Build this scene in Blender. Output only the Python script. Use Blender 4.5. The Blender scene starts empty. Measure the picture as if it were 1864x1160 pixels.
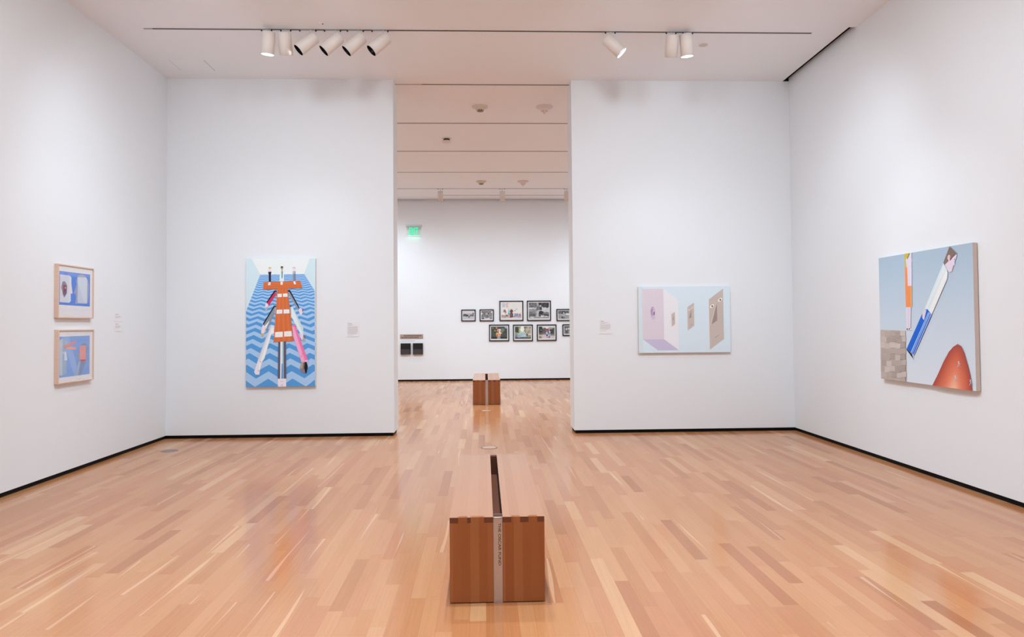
import bpy, bmesh, math, random
from mathutils import Vector, Matrix
from mathutils.geometry import tessellate_polygon
random.seed(7)
S = bpy.context.scene
COL = S.collection
PI = math.pi
# ------------------------------------------------------------------ room size (metres, camera stands at x=0 y=0)
XL, XR, D, H, T = -4.274, 4.285, 10.137, 4.875, 0.459
JL, JR, DB = -1.228, 1.225, 19.92
YR = -4.0                    # rear of the near room
BX = 6.3                     # half width of the far room
HB, INS = 0.045, 0.02        # black recessed base
SLOT = 0.085
TRK = 8.43

# ------------------------------------------------------------------ camera
F, PITCH, YAW, ROLL, CY, EYE = 1348.41, 0.02683, 0.03772, 0.00797, -25.49, 1.5
def rotm():
    cp, sp, cy, sy, cr, sr = math.cos(PITCH), math.sin(PITCH), math.cos(YAW), math.sin(YAW), math.cos(ROLL), math.sin(ROLL)
    Y = Matrix(((cy, -sy, 0), (sy, cy, 0), (0, 0, 1)))
    P = Matrix(((1, 0, 0), (0, cp, sp), (0, -sp, cp)))
    R = Matrix(((cr, 0, -sr), (0, 1, 0), (sr, 0, cr)))
    return R @ P @ Y
RM = rotm()
cam = bpy.data.cameras.new('camera'); co = bpy.data.objects.new('camera', cam); COL.objects.link(co)
cam.sensor_width = 36; cam.sensor_fit = 'HORIZONTAL'; cam.lens = F * 36 / 1864
cam.shift_x = 0; cam.shift_y = CY / 1864
cam.clip_start = 0.05; cam.clip_end = 100
r_, f_, u_ = RM.row[0].copy(), RM.row[1].copy(), RM.row[2].copy()
m = Matrix((r_, u_, -f_)).transposed().to_4x4()
m.translation = Vector((0, 0, EYE)); co.matrix_world = m
S.camera = co

# ------------------------------------------------------------------ materials
def lin(c):
    return c / 12.92 if c <= 0.04045 else ((c + 0.055) / 1.055) ** 2.4
def rgb(r, g, b, k=1.0):
    return tuple(min(1, lin(v / 255) * k) for v in (r, g, b)) + (1,)
def new_mat(name):
    m = bpy.data.materials.new(name); m.use_nodes = True
    nt = m.node_tree; nt.nodes.clear()
    out = nt.nodes.new('ShaderNodeOutputMaterial')
    p = nt.nodes.new('ShaderNodeBsdfPrincipled'); nt.links.new(p.outputs[0], out.inputs[0])
    return m, nt, p, out
def simple(name, col, rough=0.5, metal=0.0, noise=0.0, nscale=40, emit=None, estr=0, spec=0.5, bump=0, bscale=300):
    m, nt, p, out = new_mat(name)
    p.inputs['Roughness'].default_value = rough; p.inputs['Metallic'].default_value = metal
    p.inputs['Specular IOR Level'].default_value = spec
    p.inputs['Base Color'].default_value = col
    tc = nt.nodes.new('ShaderNodeTexCoord')
    if noise:
        n = nt.nodes.new('ShaderNodeTexNoise'); n.inputs['Scale'].default_value = nscale; n.inputs['Detail'].default_value = 4
        nt.links.new(tc.outputs['Object'], n.inputs['Vector'])
        mx = nt.nodes.new('ShaderNodeMix'); mx.data_type = 'RGBA'
        mx.inputs[6].default_value = tuple(c * (1 - noise) for c in col[:3]) + (1,)
        mx.inputs[7].default_value = tuple(min(1, c * (1 + noise)) for c in col[:3]) + (1,)
        nt.links.new(n.outputs['Fac'], mx.inputs[0]); nt.links.new(mx.outputs[2], p.inputs['Base Color'])
    if bump:
        n2 = nt.nodes.new('ShaderNodeTexNoise'); n2.inputs['Scale'].default_value = bscale; n2.inputs['Detail'].default_value = 2
        nt.links.new(tc.outputs['Object'], n2.inputs['Vector'])
        b = nt.nodes.new('ShaderNodeBump'); b.inputs['Strength'].default_value = bump; b.inputs['Distance'].default_value = 0.002
        nt.links.new(n2.outputs['Fac'], b.inputs['Height']); nt.links.new(b.outputs[0], p.inputs['Normal'])
    if emit:
        p.inputs['Emission Color'].default_value = emit; p.inputs['Emission Strength'].default_value = estr
    return m
class NB:   # tiny node builder
    def __init__(s, nt): s.nt = nt
    def math(s, op, a, b=None, c=None, clamp=False):
        n = s.nt.nodes.new('ShaderNodeMath'); n.operation = op; n.use_clamp = clamp
        for i, v in enumerate((a, b, c)):
            if v is None: continue
            if isinstance(v, (int, float)): n.inputs[i].default_value = v
            else: s.nt.links.new(v, n.inputs[i])
        return n.outputs[0]
    def mix(s, fac, a, b, mode='MIX'):
        n = s.nt.nodes.new('ShaderNodeMix'); n.data_type = 'RGBA'; n.blend_type = mode
        for i, v in ((0, fac), (6, a), (7, b)):
            if isinstance(v, (int, float, tuple)): n.inputs[i].default_value = v
            else: s.nt.links.new(v, n.inputs[i])
        return n.outputs[2]
    def wn(s, a, b=None):
        n = s.nt.nodes.new('ShaderNodeTexWhiteNoise'); n.noise_dimensions = '2D'
        c = s.comb(a, b if b is not None else 0.37)
        s.nt.links.new(c, n.inputs['Vector']); return n.outputs['Value']
    def comb(s, x, y, z=0.0):
        n = s.nt.nodes.new('ShaderNodeCombineXYZ')
        for i, v in enumerate((x, y, z)):
            if isinstance(v, (int, float)): n.inputs[i].default_value = v
            else: s.nt.links.new(v, n.inputs[i])
        return n.outputs[0]
    def noise(s, vec, scale=1, detail=3, rough=0.5):
        n = s.nt.nodes.new('ShaderNodeTexNoise'); n.inputs['Scale'].default_value = scale
        n.inputs['Detail'].default_value = detail; n.inputs['Roughness'].default_value = rough
        s.nt.links.new(vec, n.inputs['Vector']); return n.outputs['Fac']
    def ramp(s, fac, stops):
        n = s.nt.nodes.new('ShaderNodeValToRGB'); e = n.color_ramp.elements
        while len(e) < len(stops): e.new(0.5)
        for i, (pos, c) in enumerate(stops): e[i].position = pos; e[i].color = c
        s.nt.links.new(fac, n.inputs[0]); return n.outputs[0]
    def sep(s, v):
        n = s.nt.nodes.new('ShaderNodeSeparateXYZ'); s.nt.links.new(v, n.inputs[0]); return n.outputs

def satin(nt, N, p, out, col, rough, f0=0.04, amp=0.46, ex=3.0):
    # satin lacquer: diffuse wood under a soft sheen that grows towards grazing view
    nt.nodes.remove(p)
    df = nt.nodes.new('ShaderNodeBsdfDiffuse'); gl = nt.nodes.new('ShaderNodeBsdfGlossy'); mx = nt.nodes.new('ShaderNodeMixShader')
    lw = nt.nodes.new('ShaderNodeLayerWeight'); lw.inputs[0].default_value = 0.5
    nt.links.new(col, df.inputs[0])
    if isinstance(rough, (int, float)): gl.inputs['Roughness'].default_value = rough
    else: nt.links.new(rough, gl.inputs['Roughness'])
    gl.inputs[0].default_value = (1, 1, 1, 1)
    nt.links.new(N.math('ADD', f0, N.math('MULTIPLY', N.math('POWER', lw.outputs['Facing'], ex), amp)), mx.inputs[0])
    nt.links.new(df.outputs[0], mx.inputs[1]); nt.links.new(gl.outputs[0], mx.inputs[2]); nt.links.new(mx.outputs[0], out.inputs[0])
def floor_mat():
    m, nt, p, out = new_mat('oak_strip_floor'); N = NB(nt)
    geo = nt.nodes.new('ShaderNodeNewGeometry'); X, Y, Z = N.sep(geo.outputs['Position'])
    w = 0.083
    a = N.math('DIVIDE', X, w); row = N.math('FLOOR', a); v = N.math('FRACT', a)
    rr = N.wn(row)
    along = N.math('ADD', N.math('DIVIDE', Y, 0.95), N.math('MULTIPLY', rr, 511.0))
    vo = nt.nodes.new('ShaderNodeTexVoronoi'); vo.voronoi_dimensions = '1D'; vo.inputs['Scale'].default_value = 1.0
    nt.links.new(along, vo.inputs['W'])
    cs = nt.nodes.new('ShaderNodeSeparateColor'); nt.links.new(vo.outputs['Color'], cs.inputs[0])
    vid, vid2, vid3 = cs.outputs[0], cs.outputs[1], cs.outputs[2]
    ve = nt.nodes.new('ShaderNodeTexVoronoi'); ve.voronoi_dimensions = '1D'; ve.feature = 'DISTANCE_TO_EDGE'; ve.inputs['Scale'].default_value = 1.0
    nt.links.new(along, ve.inputs['W'])
    base = N.ramp(vid, [(0.0, rgb(190, 134, 101)), (0.14, rgb(209, 153, 117)), (0.4, rgb(216, 161, 124)),
                        (0.75, rgb(219, 166, 129)), (0.93, rgb(223, 171, 134)), (1.0, rgb(233, 188, 150))])
    # hue shift to red on some boards
    base = N.mix(N.math('MULTIPLY', N.math('GREATER_THAN', vid2, 0.72), 0.26), base, rgb(202, 136, 110))
    # grain
    gv = N.comb(N.math('ADD', N.math('MULTIPLY', X, 90.0), N.math('MULTIPLY', vid, 77.0)), N.math('MULTIPLY', Y, 2.2), N.math('MULTIPLY', vid3, 40.0))
    g = N.noise(gv, 1.0, 4, 0.55)
    gv2 = N.comb(N.math('ADD', N.math('MULTIPLY', X, 380.0), N.math('MULTIPLY', vid, 77.0)), N.math('MULTIPLY', Y, 14.0))
    g2 = N.noise(gv2, 1.0, 2, 0.6)
    gs = N.math('ADD', N.math('MULTIPLY', N.math('SUBTRACT', g, 0.5), 0.30), N.math('MULTIPLY', N.math('SUBTRACT', g2, 0.5), 0.16))
    val = N.math('ADD', 1.0, gs)
    hs = nt.nodes.new('ShaderNodeHueSaturation'); hs.inputs['Saturation'].default_value = FLOOR_SAT
    nt.links.new(N.math('MULTIPLY', val, FLOOR_VAL), hs.inputs['Value']); nt.links.new(base, hs.inputs['Color'])
    col = hs.outputs[0]
    # pale sapwood streaks on a few boards
    sc_ = N.noise(N.comb(N.math('MULTIPLY', Y, 0.45), N.math('MULTIPLY', vid, 91.0), 0.0), 1.0, 1)
    dist = N.math('ABSOLUTE', N.math('SUBTRACT', v, N.math('MULTIPLY', N.math('SUBTRACT', sc_, 0.25), 2.0)))
    taper = N.noise(N.comb(N.math('MULTIPLY', Y, 1.0), N.math('MULTIPLY', vid, 37.0), 5.0), 1.0, 1)
    wdt = N.math('MULTIPLY', N.math('SUBTRACT', taper, 0.42), 0.6)
    st = N.math('MULTIPLY', N.math('LESS_THAN', dist, wdt), N.math('GREATER_THAN', vid3, 0.87))
    col = N.mix(N.math('MULTIPLY', st, 0.34), col, rgb(244, 208, 172))
    # large soft tone drift of the boards
    big = N.noise(N.comb(X, Y, 0.0), 0.7, 2)
    col = N.mix(N.math('MULTIPLY', N.math('SUBTRACT', big, 0.5), 0.55, clamp=True), col, rgb(196, 128, 96))
    # fine seams
    e = N.math('MINIMUM', v, N.math('SUBTRACT', 1.0, v))
    seam = N.math('MAXIMUM', N.math('LESS_THAN', e, 0.012), N.math('LESS_THAN', ve.outputs['Distance'], 0.0016))
    col = N.mix(N.math('MULTIPLY', seam, 0.22), col, rgb(120, 74, 50))
    r = N.noise(N.comb(X, Y, 3.0), 1.6, 4)
    satin(nt, N, p, out, col, N.math('ADD', FLOOR_ROUGH, N.math('MULTIPLY', N.math('SUBTRACT', r, 0.5), 0.08)), amp=FLOOR_SPEC)
    return m

def wood_mat(name, cross, along, w, cols, rough=0.35, x0=0.0, gk=1.0, sheen=False):
    m, nt, p, out = new_mat(name); N = NB(nt)
    tc = nt.nodes.new('ShaderNodeTexCoord'); xyz = N.sep(tc.outputs['Object'])
    ci, ai = 'XYZ'.index(cross), 'XYZ'.index(along)
    c, a = N.math('SUBTRACT', xyz[ci], x0), xyz[ai]
    sid = N.math('FLOOR', N.math('DIVIDE', c, w)); r = N.wn(sid, 1.7); r2 = N.wn(sid, 9.1)
    base = N.ramp(r, [(i / (len(cols) - 1), q) for i, q in enumerate(cols)])
    g = N.noise(N.comb(N.math('MULTIPLY', c, 120.0), N.math('MULTIPLY', a, 3.0), N.math('MULTIPLY', r, 60.0)), 1.0, 4)
    g2 = N.noise(N.comb(N.math('MULTIPLY', c, 420.0), N.math('MULTIPLY', a, 26.0), N.math('MULTIPLY', r2, 60.0)), 1.0, 2)
    v = N.math('ADD', 1.0, N.math('ADD', N.math('MULTIPLY', N.math('SUBTRACT', g, 0.5), 0.5 * gk), N.math('MULTIPLY', N.math('SUBTRACT', g2, 0.5), 0.35 * gk)))
    hs = nt.nodes.new('ShaderNodeHueSaturation'); nt.links.new(v, hs.inputs['Value']); nt.links.new(base, hs.inputs['Color'])
    if sheen: satin(nt, N, p, out, hs.outputs[0], rough)
    else: nt.links.new(hs.outputs[0], p.inputs['Base Color']); p.inputs['Roughness'].default_value = rough
    return m

FLOOR_SAT, FLOOR_VAL, FLOOR_ROUGH, FLOOR_SPEC = 1.17, 0.75, 0.15, 0.50
M = {}
M['wall'] = simple('matte_white_wall_paint', rgb(234, 239, 243), 0.75, spec=0.25, bump=0.08, bscale=220)
M['ceil'] = simple('matte_white_ceiling_paint', rgb(241, 244, 248), 0.85, spec=0.2, bump=0.05, bscale=150)
M['floor'] = floor_mat()
M['black_base'] = simple('black_base_reveal', rgb(7, 7, 7), 0.7, noise=0.1, spec=0.15)
M['void'] = simple('black_ceiling_void', rgb(8, 7, 7), 0.9, noise=0.1)
M['track'] = simple('dark_track_channel', rgb(84, 78, 76), 0.6, noise=0.1)
M['track_pale'] = simple('pale_track_cap', rgb(178, 172, 170), 0.6, noise=0.05)
M['lamp'] = simple('white_lamp_enamel', rgb(222, 214, 208), 0.45, noise=0.02)
M['baffle'] = simple('black_lamp_baffle', rgb(16, 18, 24), 0.25, noise=0.1)
M['inner_white'] = simple('lit_lamp_interior', rgb(240, 242, 245), 0.5, emit=(0.86, 0.95, 1.0, 1), estr=1.0)
M['lens_dim'] = simple('lamp_lens_dim', rgb(60, 75, 95), 0.15, emit=rgb(130, 160, 200), estr=0.06)
M['lens_on'] = simple('lamp_lens_lit', rgb(220, 230, 240), 0.2, emit=(0.72, 0.86, 1.0, 1), estr=0.9)
M['clip'] = simple('black_track_clip', rgb(14, 12, 12), 0.5, noise=0.1)
M['frame_oak'] = wood_mat('pale_maple_frame_wood', 'Z', 'Y', 0.3, [rgb(224, 192, 172), rgb(230, 200, 180)], 0.5, gk=0.35)
M['frame_black'] = simple('black_frame_lacquer', rgb(14, 12, 12), 0.45, noise=0.15, spec=0.3)
M['paper'] = simple('white_mat_board', rgb(236, 236, 238), 0.8, noise=0.01)
M['canvas'] = simple('bare_canvas_edge', rgb(214, 198, 188), 0.9, noise=0.04, nscale=300)
M['canvas_white'] = simple('primed_canvas_edge', rgb(226, 218, 212), 0.9, noise=0.03, nscale=300)
M['steel'] = simple('brushed_steel', rgb(196, 186, 180), 0.32, metal=0.85, noise=0.05, nscale=60)
M['engrave'] = simple('dark_engraved_lettering', rgb(84, 62, 50), 0.7, noise=0.05)
M['outlet'] = simple('brushed_outlet_metal', rgb(150, 136, 130), 0.4, metal=0.6, noise=0.05)
M['outlet_dark'] = simple('dark_outlet_ring', rgb(92, 78, 70), 0.5, metal=0.3, noise=0.05)
M['detector'] = simple('cream_detector_plastic', rgb(216, 204, 188), 0.5, noise=0.02)
M['detector_pink'] = simple('off_white_detector_plastic', rgb(222, 208, 204), 0.5, noise=0.02)
M['black_panel'] = simple('gloss_black_panel', rgb(5, 5, 6), 0.3, noise=0.1)
M['grey_panel'] = simple('charcoal_panel', rgb(58, 52, 56), 0.5, noise=0.05)
M['red_led'] = simple('red_indicator', rgb(200, 60, 40), 0.4, emit=rgb(255, 70, 40), estr=0.7)
M['exit_green'] = simple('lit_green_letters', rgb(0, 200, 140), 0.4, emit=(0.0, 0.80, 0.36, 1), estr=0.6)
M['wood_front'] = wood_mat('oak_panel_shaded', 'X', 'Z', 0.047, [rgb(144, 78, 34), rgb(148, 81, 36), rgb(150, 84, 39), rgb(160, 96, 52)], 0.42, x0=-0.004, gk=0.45)  # panel oak darkened: the shade on the upright faces is put into its colour
M['wood_top'] = wood_mat('oak_seat_lit', 'X', 'Y', 0.058, [rgb(176, 128, 100), rgb(180, 132, 103), rgb(184, 136, 107)], 0.2, x0=0.01, gk=0.3, sheen=True)  # same oak made paler: part of the seat's reflected light is in the colour
M['wood_endgrain'] = simple('oak_end_grain', rgb(104, 52, 24), 0.5, noise=0.25, nscale=120)
M['wood_inner'] = wood_mat('dark_inner_wood', 'X', 'Y', 0.2, [rgb(96, 50, 28), rgb(102, 54, 30)], 0.85)  # dark brown boards inside the bench slot

def attr_mat(name, rough):
    m, nt, p, out = new_mat(name)
    a = nt.nodes.new('ShaderNodeAttribute'); a.attribute_name = 'paint'
    tc = nt.nodes.new('ShaderNodeTexCoord'); n = nt.nodes.new('ShaderNodeTexNoise'); n.inputs['Scale'].default_value = 90; n.inputs['Detail'].default_value = 3
    nt.links.new(tc.outputs['Object'], n.inputs['Vector'])
    N = NB(nt); v = N.math('ADD', 0.97, N.math('MULTIPLY', n.outputs['Fac'], 0.06))
    hs = nt.nodes.new('ShaderNodeHueSaturation'); nt.links.new(v, hs.inputs['Value']); nt.links.new(a.outputs['Color'], hs.inputs['Color'])
    nt.links.new(hs.outputs[0], p.inputs['Base Color']); p.inputs['Roughness'].default_value = rough
    p.inputs['Specular IOR Level'].default_value = 0.3
    return m
M['paint'] = attr_mat('artist_paint', 0.65)
M['print'] = attr_mat('photographic_print', 0.5)
M['card'] = attr_mat('printed_card', 0.7)
def glass_mat(name='picture_glazing', tint=(1, 1, 1, 1)):
    m = bpy.data.materials.new(name); m.use_nodes = True; nt = m.node_tree; nt.nodes.clear()
    out = nt.nodes.new('ShaderNodeOutputMaterial'); mx = nt.nodes.new('ShaderNodeMixShader')
    tr = nt.nodes.new('ShaderNodeBsdfTransparent'); tr.inputs[0].default_value = tint
    gl = nt.nodes.new('ShaderNodeBsdfGlossy'); gl.inputs['Roughness'].default_value = 0.05
    lw = nt.nodes.new('ShaderNodeLayerWeight'); lw.inputs[0].default_value = 0.5; N = NB(nt)
    fac = N.math('ADD', 0.04, N.math('MULTIPLY', N.math('POWER', lw.outputs['Facing'], 5.0), 0.9))   # thin pane, same from both sides
    nt.links.new(fac, mx.inputs[0]); nt.links.new(tr.outputs[0], mx.inputs[1]); nt.links.new(gl.outputs[0], mx.inputs[2]); nt.links.new(mx.outputs[0], out.inputs[0])
    return m
M['glass'] = glass_mat()
M['acrylic'] = glass_mat('clear_acrylic', (0.90, 0.96, 0.94, 1))

# ------------------------------------------------------------------ mesh helpers
class MB:
    def __init__(s): s.v = []; s.f = []; s.mi = []; s.sm = []
    def box(s, a, b, mi=0):
        x0, y0, z0 = [min(a[i], b[i]) for i in range(3)]; x1, y1, z1 = [max(a[i], b[i]) for i in range(3)]
        o = len(s.v)
        s.v += [(x0, y0, z0), (x1, y0, z0), (x1, y1, z0), (x0, y1, z0), (x0, y0, z1), (x1, y0, z1), (x1, y1, z1), (x0, y1, z1)]
        for q in ((0, 3, 2, 1), (4, 5, 6, 7), (0, 1, 5, 4), (1, 2, 6, 5), (2, 3, 7, 6), (3, 0, 4, 7)):
            s.f.append(tuple(o + i for i in q)); s.mi.append(mi); s.sm.append(False)
        return s
    def lathe(s, prof, n=32, mi=0, mat=None, smooth=True, cap0=False, cap1=False):
        o = len(s.v)
        for r, z in prof:
            for k in range(n):
                a = 2 * PI * k / n; p = Vector((r * math.cos(a), r * math.sin(a), z))
                if mat is not None: p = mat @ p
                s.v.append(tuple(p))
        for i in range(len(prof) - 1):
            for k in range(n):
                k2 = (k + 1) % n
                s.f.append((o + i * n + k, o + i * n + k2, o + (i + 1) * n + k2, o + (i + 1) * n + k)); s.mi.append(mi); s.sm.append(smooth)
        if cap0: s.f.append(tuple(o + k for k in range(n))[::-1]); s.mi.append(mi); s.sm.append(False)
        if cap1: s.f.append(tuple(o + (len(prof) - 1) * n + k for k in range(n))); s.mi.append(mi); s.sm.append(False)
        return s
    def build(s, name, mats, parent=None, loc=(0, 0, 0), bevel=0, fix=True):
        me = bpy.data.meshes.new(name); me.from_pydata(s.v, [], s.f)
        if not isinstance(mats, (list, tuple)): mats = [mats]
        for q in mats: me.materials.append(q)
        for p, mi, sm in zip(me.polygons, s.mi, s.sm): p.material_index = mi; p.use_smooth = sm
        if fix:
            bm = bmesh.new(); bm.from_mesh(me); bmesh.ops.recalc_face_normals(bm, faces=bm.faces); bm.to_mesh(me); bm.free()
        me.update()
        o = bpy.data.objects.new(name, me); COL.objects.link(o); o.location = loc
        if parent: o.parent = parent
        if bevel:
            b = o.modifiers.new('bevel', 'BEVEL'); b.width = bevel; b.segments = 2; b.limit_method = 'ANGLE'
        return o
def pane(*q):
    m = MB(); m.v = list(q); m.f = [(0, 1, 2, 3)]; m.mi = [0]; m.sm = [False]; return m
def tag(o, label=None, cat=None, group=None, kind=None):
    for k, v in (('label', label), ('category', cat), ('group', group), ('kind', kind)):
        if v: o[k] = v
    return o
def empty(name, loc, label, cat, group=None):
    o = bpy.data.objects.new(name, None); COL.objects.link(o); o.location = loc; o.empty_display_size = 0.05
    return tag(o, label, cat, group)
def struct(name, mb, mat, **k):
    return tag(mb.build(name, mat, **k), kind='structure')
def copy_tree(o, parent=None):
    c = o.copy(); COL.objects.link(c)
    if parent: c.parent = parent
    for ch in list(o.children): copy_tree(ch, c)
    return c

# ------------------------------------------------------------------ the setting
struct('floor', MB().box((-BX, YR, -0.1), (BX, DB + 0.1, 0)), M['floor'])
# ceiling panels leave an open slot beside the right wall and beside the far wall
c = MB()
c.box((XL - 0.1, YR, H), (XR - SLOT, D, H + 0.12))
c.box((XR - SLOT, YR, H), (XR + 0.1, 8.25, H + 0.12))
c.box((-BX, D, H), (BX, DB - 0.09, H + 0.12))
struct('ceiling', c, M['ceil'])
v = MB().box((XR - SLOT - 0.01, 8.24, H + 0.12), (XR + 0.1, D + 0.02, H + 0.135))
v.box((XR - SLOT, 8.25, H + 0.0005), (XR - SLOT + 0.004, D, H + 0.12)).box((XR - SLOT, D - 0.004, H - 0.001), (XR - 0.001, D + 0.02, H + 0.12)).box((XR - SLOT, 8.25, H + 0.001), (XR, 8.254, H + 0.12))
v.box((XR - 0.006, 8.254, H + 0.046), (XR - 0.0005, D - 0.004, H + 0.12))
v.box((-BX, DB - 0.1, H + 0.12), (BX, DB + 0.1, H + 0.135)).box((-BX, DB - 0.09, H + 0.0005), (BX, DB - 0.086, H + 0.12))
struct('ceiling_recess', v, M['void'])
struct('wall_left', MB().box((XL - 0.1, YR, HB), (XL, D, H)), M['wall'])
struct('wall_right', MB().box((XR, YR, HB), (XR + 0.1, D, H + 0.12)), M['wall'])
struct('wall_front_left', MB().box((-BX, D, HB), (JL, D + T, H)), M['wall'])
struct('wall_front_right', MB().box((JR, D, HB), (BX, D + T, H)), M['wall'])
struct('wall_far', MB().box((-BX, DB, HB), (BX, DB + 0.1, H + 0.12)), M['wall'])
struct('wall_far_left', MB().box((-BX - 0.1, D, 0), (-BX, DB + 0.1, H + 0.12)), M['wall'])
struct('wall_far_right', MB().box((BX, D, 0), (BX + 0.1, DB + 0.1, H + 0.12)), M['wall'])
struct('wall_rear', MB().box((XL - 0.1, YR - 0.1, 0), (XR + 0.1, YR, H + 0.12)), M['wall'])
struct('baseboard_left', MB().box((XL - 0.1, YR, 0), (XL - INS, D + INS, HB)), M['black_base'])
struct('baseboard_right', MB().box((XR + INS, YR, 0), (XR + 0.1, D + INS, HB)), M['black_base'])
struct('baseboard_front_left', MB().box((-BX, D + INS, 0), (JL - INS, D + T - INS, HB)), M['black_base'])
struct('baseboard_front_right', MB().box((JR + INS, D + INS, 0), (BX, D + T - INS, HB)), M['black_base'])
struct('baseboard_far', MB().box((-BX, DB + INS, 0), (BX, DB + 0.1, HB)), M['black_base'])

# ------------------------------------------------------------------ painted pictures (flat colour areas on the picture's own plane)
def homography(q):
    (x0, y0), (x1, y1), (x2, y2), (x3, y3) = q      # TL TR BR BL -> (0,0)(1,0)(1,1)(0,1)
    dx1, dx2, sx = x1 - x2, x3 - x2, x0 - x1 + x2 - x3
    dy1, dy2, sy = y1 - y2, y3 - y2, y0 - y1 + y2 - y3
    det = dx1 * dy2 - dx2 * dy1
    g = (sx * dy2 - dx2 * sy) / det; h = (dx1 * sy - sx * dy1) / det
    A = Matrix(((x1 - x0 + g * x1, x3 - x0 + h * x3, x0), (y1 - y0 + g * y1, y3 - y0 + h * y3, y0), (g, h, 1)))
    return A.inverted()
def clip(poly, planes):
    for a, b, c in planes:      # keep a*x+b*y+c >= 0
        out = []
        for i in range(len(poly)):
            p, q = poly[i], poly[(i + 1) % len(poly)]
            dp, dq = a * p[0] + b * p[1] + c, a * q[0] + b * q[1] + c
            if dp >= 0: out.append(p)
            if (dp >= 0) != (dq >= 0):
                t = dp / (dp - dq); out.append((p[0] + t * (q[0] - p[0]), p[1] + t * (q[1] - p[1])))
        poly = out
        if len(poly) < 3: return []
    return poly
UNIT = ((1, 0, 0), (-1, 0, 1), (0, 1, 0), (0, -1, 1))
def half_planes(poly):
    A = sum(poly[i][0] * poly[(i + 1) % len(poly)][1] - poly[(i + 1) % len(poly)][0] * poly[i][1] for i in range(len(poly)))
    out = []
    for i in range(len(poly)):
        (x0, y0), (x1, y1) = poly[i], poly[(i + 1) % len(poly)]
        a, b = -(y1 - y0), (x1 - x0)
        if A < 0: a, b = -a, -b
        out.append((a, b, -(a * x0 + b * y0)))
    return out
class Art:
    # origin = top left corner of picture, ex = unit vector to the right, n = normal; w,h size
    def __init__(s, origin, ex, n, w, h, quad=None, scale=1, off=(0, 0)):
        s.o, s.ex, s.n, s.w, s.h = Vector(origin), Vector(ex), Vector(n), w, h
        s.sc, s.off = scale, off
        s.H = homography(quad) if quad else None
        s.tri, s.col, s.lay = [], [], 0
    def crop(s, scale, off): s.sc, s.off = scale, off
    def uv(s, p):
        if s.H is None: return (p[0], p[1])
        x, y = s.off[0] + p[0] / s.sc, s.off[1] + p[1] / s.sc
        q = s.H @ Vector((x, y, 1)); return (q[0] / q[2], q[1] / q[2])
    def poly(s, pts, col, planes=UNIT, raw=False, up=True, cols=None):
        if up: s.lay += 1
        if not raw: pts = [s.uv(p) for p in pts]
        if len(pts) > 4 or cols is None and len(pts) == 4:
            tris = [[pts[i] for i in t] for t in tessellate_polygon([[Vector((p[0], p[1], 0)) for p in pts]])]
        else: tris = [pts]
        for t in tris:
            t = clip(t, planes) if cols is None else t
            if len(t) >= 3: s.tri.append((t, s.lay)); s.col.append(cols if cols else [col] * len(t))
    def grad(s, pts, c0, c1, n=8):     # quad shaded from its top edge to its bottom edge, in n painted bands
        a, b, c, d = [s.uv(p) for p in pts]; s.lay += 1
        L = lambda p, q, t: (p[0] + (q[0] - p[0]) * t, p[1] + (q[1] - p[1]) * t)
        M_ = lambda t: tuple(c0[i] + (c1[i] - c0[i]) * t for i in range(4))
        for k in range(n):
            t0, t1 = k / n, (k + 1) / n
            s.tri.append(([L(a, d, t0), L(b, c, t0), L(b, c, t1), L(a, d, t1)], s.lay)); s.col.append([M_(t0), M_(t0), M_(t1), M_(t1)])
    def ell(s, cx, cy, rx, ry, col, n=20, ang=0, raw=False):
        ca, sa = math.cos(ang), math.sin(ang)
        s.poly([(cx + rx * math.cos(2 * PI * k / n) * ca - ry * math.sin(2 * PI * k / n) * sa, cy + rx * math.cos(2 * PI * k / n) * sa + ry * math.sin(2 * PI * k / n) * ca) for k in range(n)], col, raw=raw)
    def line(s, p, q, w, col):
        dx, dy = q[0] - p[0], q[1] - p[1]; L = math.hypot(dx, dy) or 1; nx, ny = -dy / L * w / 2, dx / L * w / 2
        s.poly([(p[0] + nx, p[1] + ny), (q[0] + nx, q[1] + ny), (q[0] - nx, q[1] - ny), (p[0] - nx, p[1] - ny)], col)
    def build(s, name, mat, parent, loc=(0, 0, 0), eps=0.0001):
        V, Fc, C = [], [], []
        for (t, lay), cc in zip(s.tri, s.col):
            o = len(V)
            for p in t: V.append(s.o + s.ex * (p[0] * s.w) + Vector((0, 0, -1)) * (p[1] * s.h) + s.n * (eps * (lay + 1)) - Vector(loc))
            a, b, c_ = V[o], V[o + 1], V[o + 2]
            idx = list(range(o, o + len(t)))
            nn = (b - a).cross(c_ - a)
            cl = [cc[i] if i < len(cc) else cc[0] for i in range(len(t))]
            if nn.dot(s.n) < 0: idx = idx[::-1]; cl = cl[::-1]
            Fc.append(idx); C += cl
        me = bpy.data.meshes.new(name); me.from_pydata([tuple(v) for v in V], [], Fc)
        ca = me.color_attributes.new('paint', 'FLOAT_COLOR', 'CORNER')
        flat = [x for c in C for x in c]; ca.data.foreach_set('color', flat)
        me.materials.append(mat); me.update()
        ob = bpy.data.objects.new(name, me); COL.objects.link(ob)
        if parent: ob.parent = parent
        return ob
AK = 1.06
def c_(r, g, b): return tuple(min(0.93, lin(v / 255) * k) for v, k in zip((r, g, b), (1.09, 1.13, 1.13))) + (1,)

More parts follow.
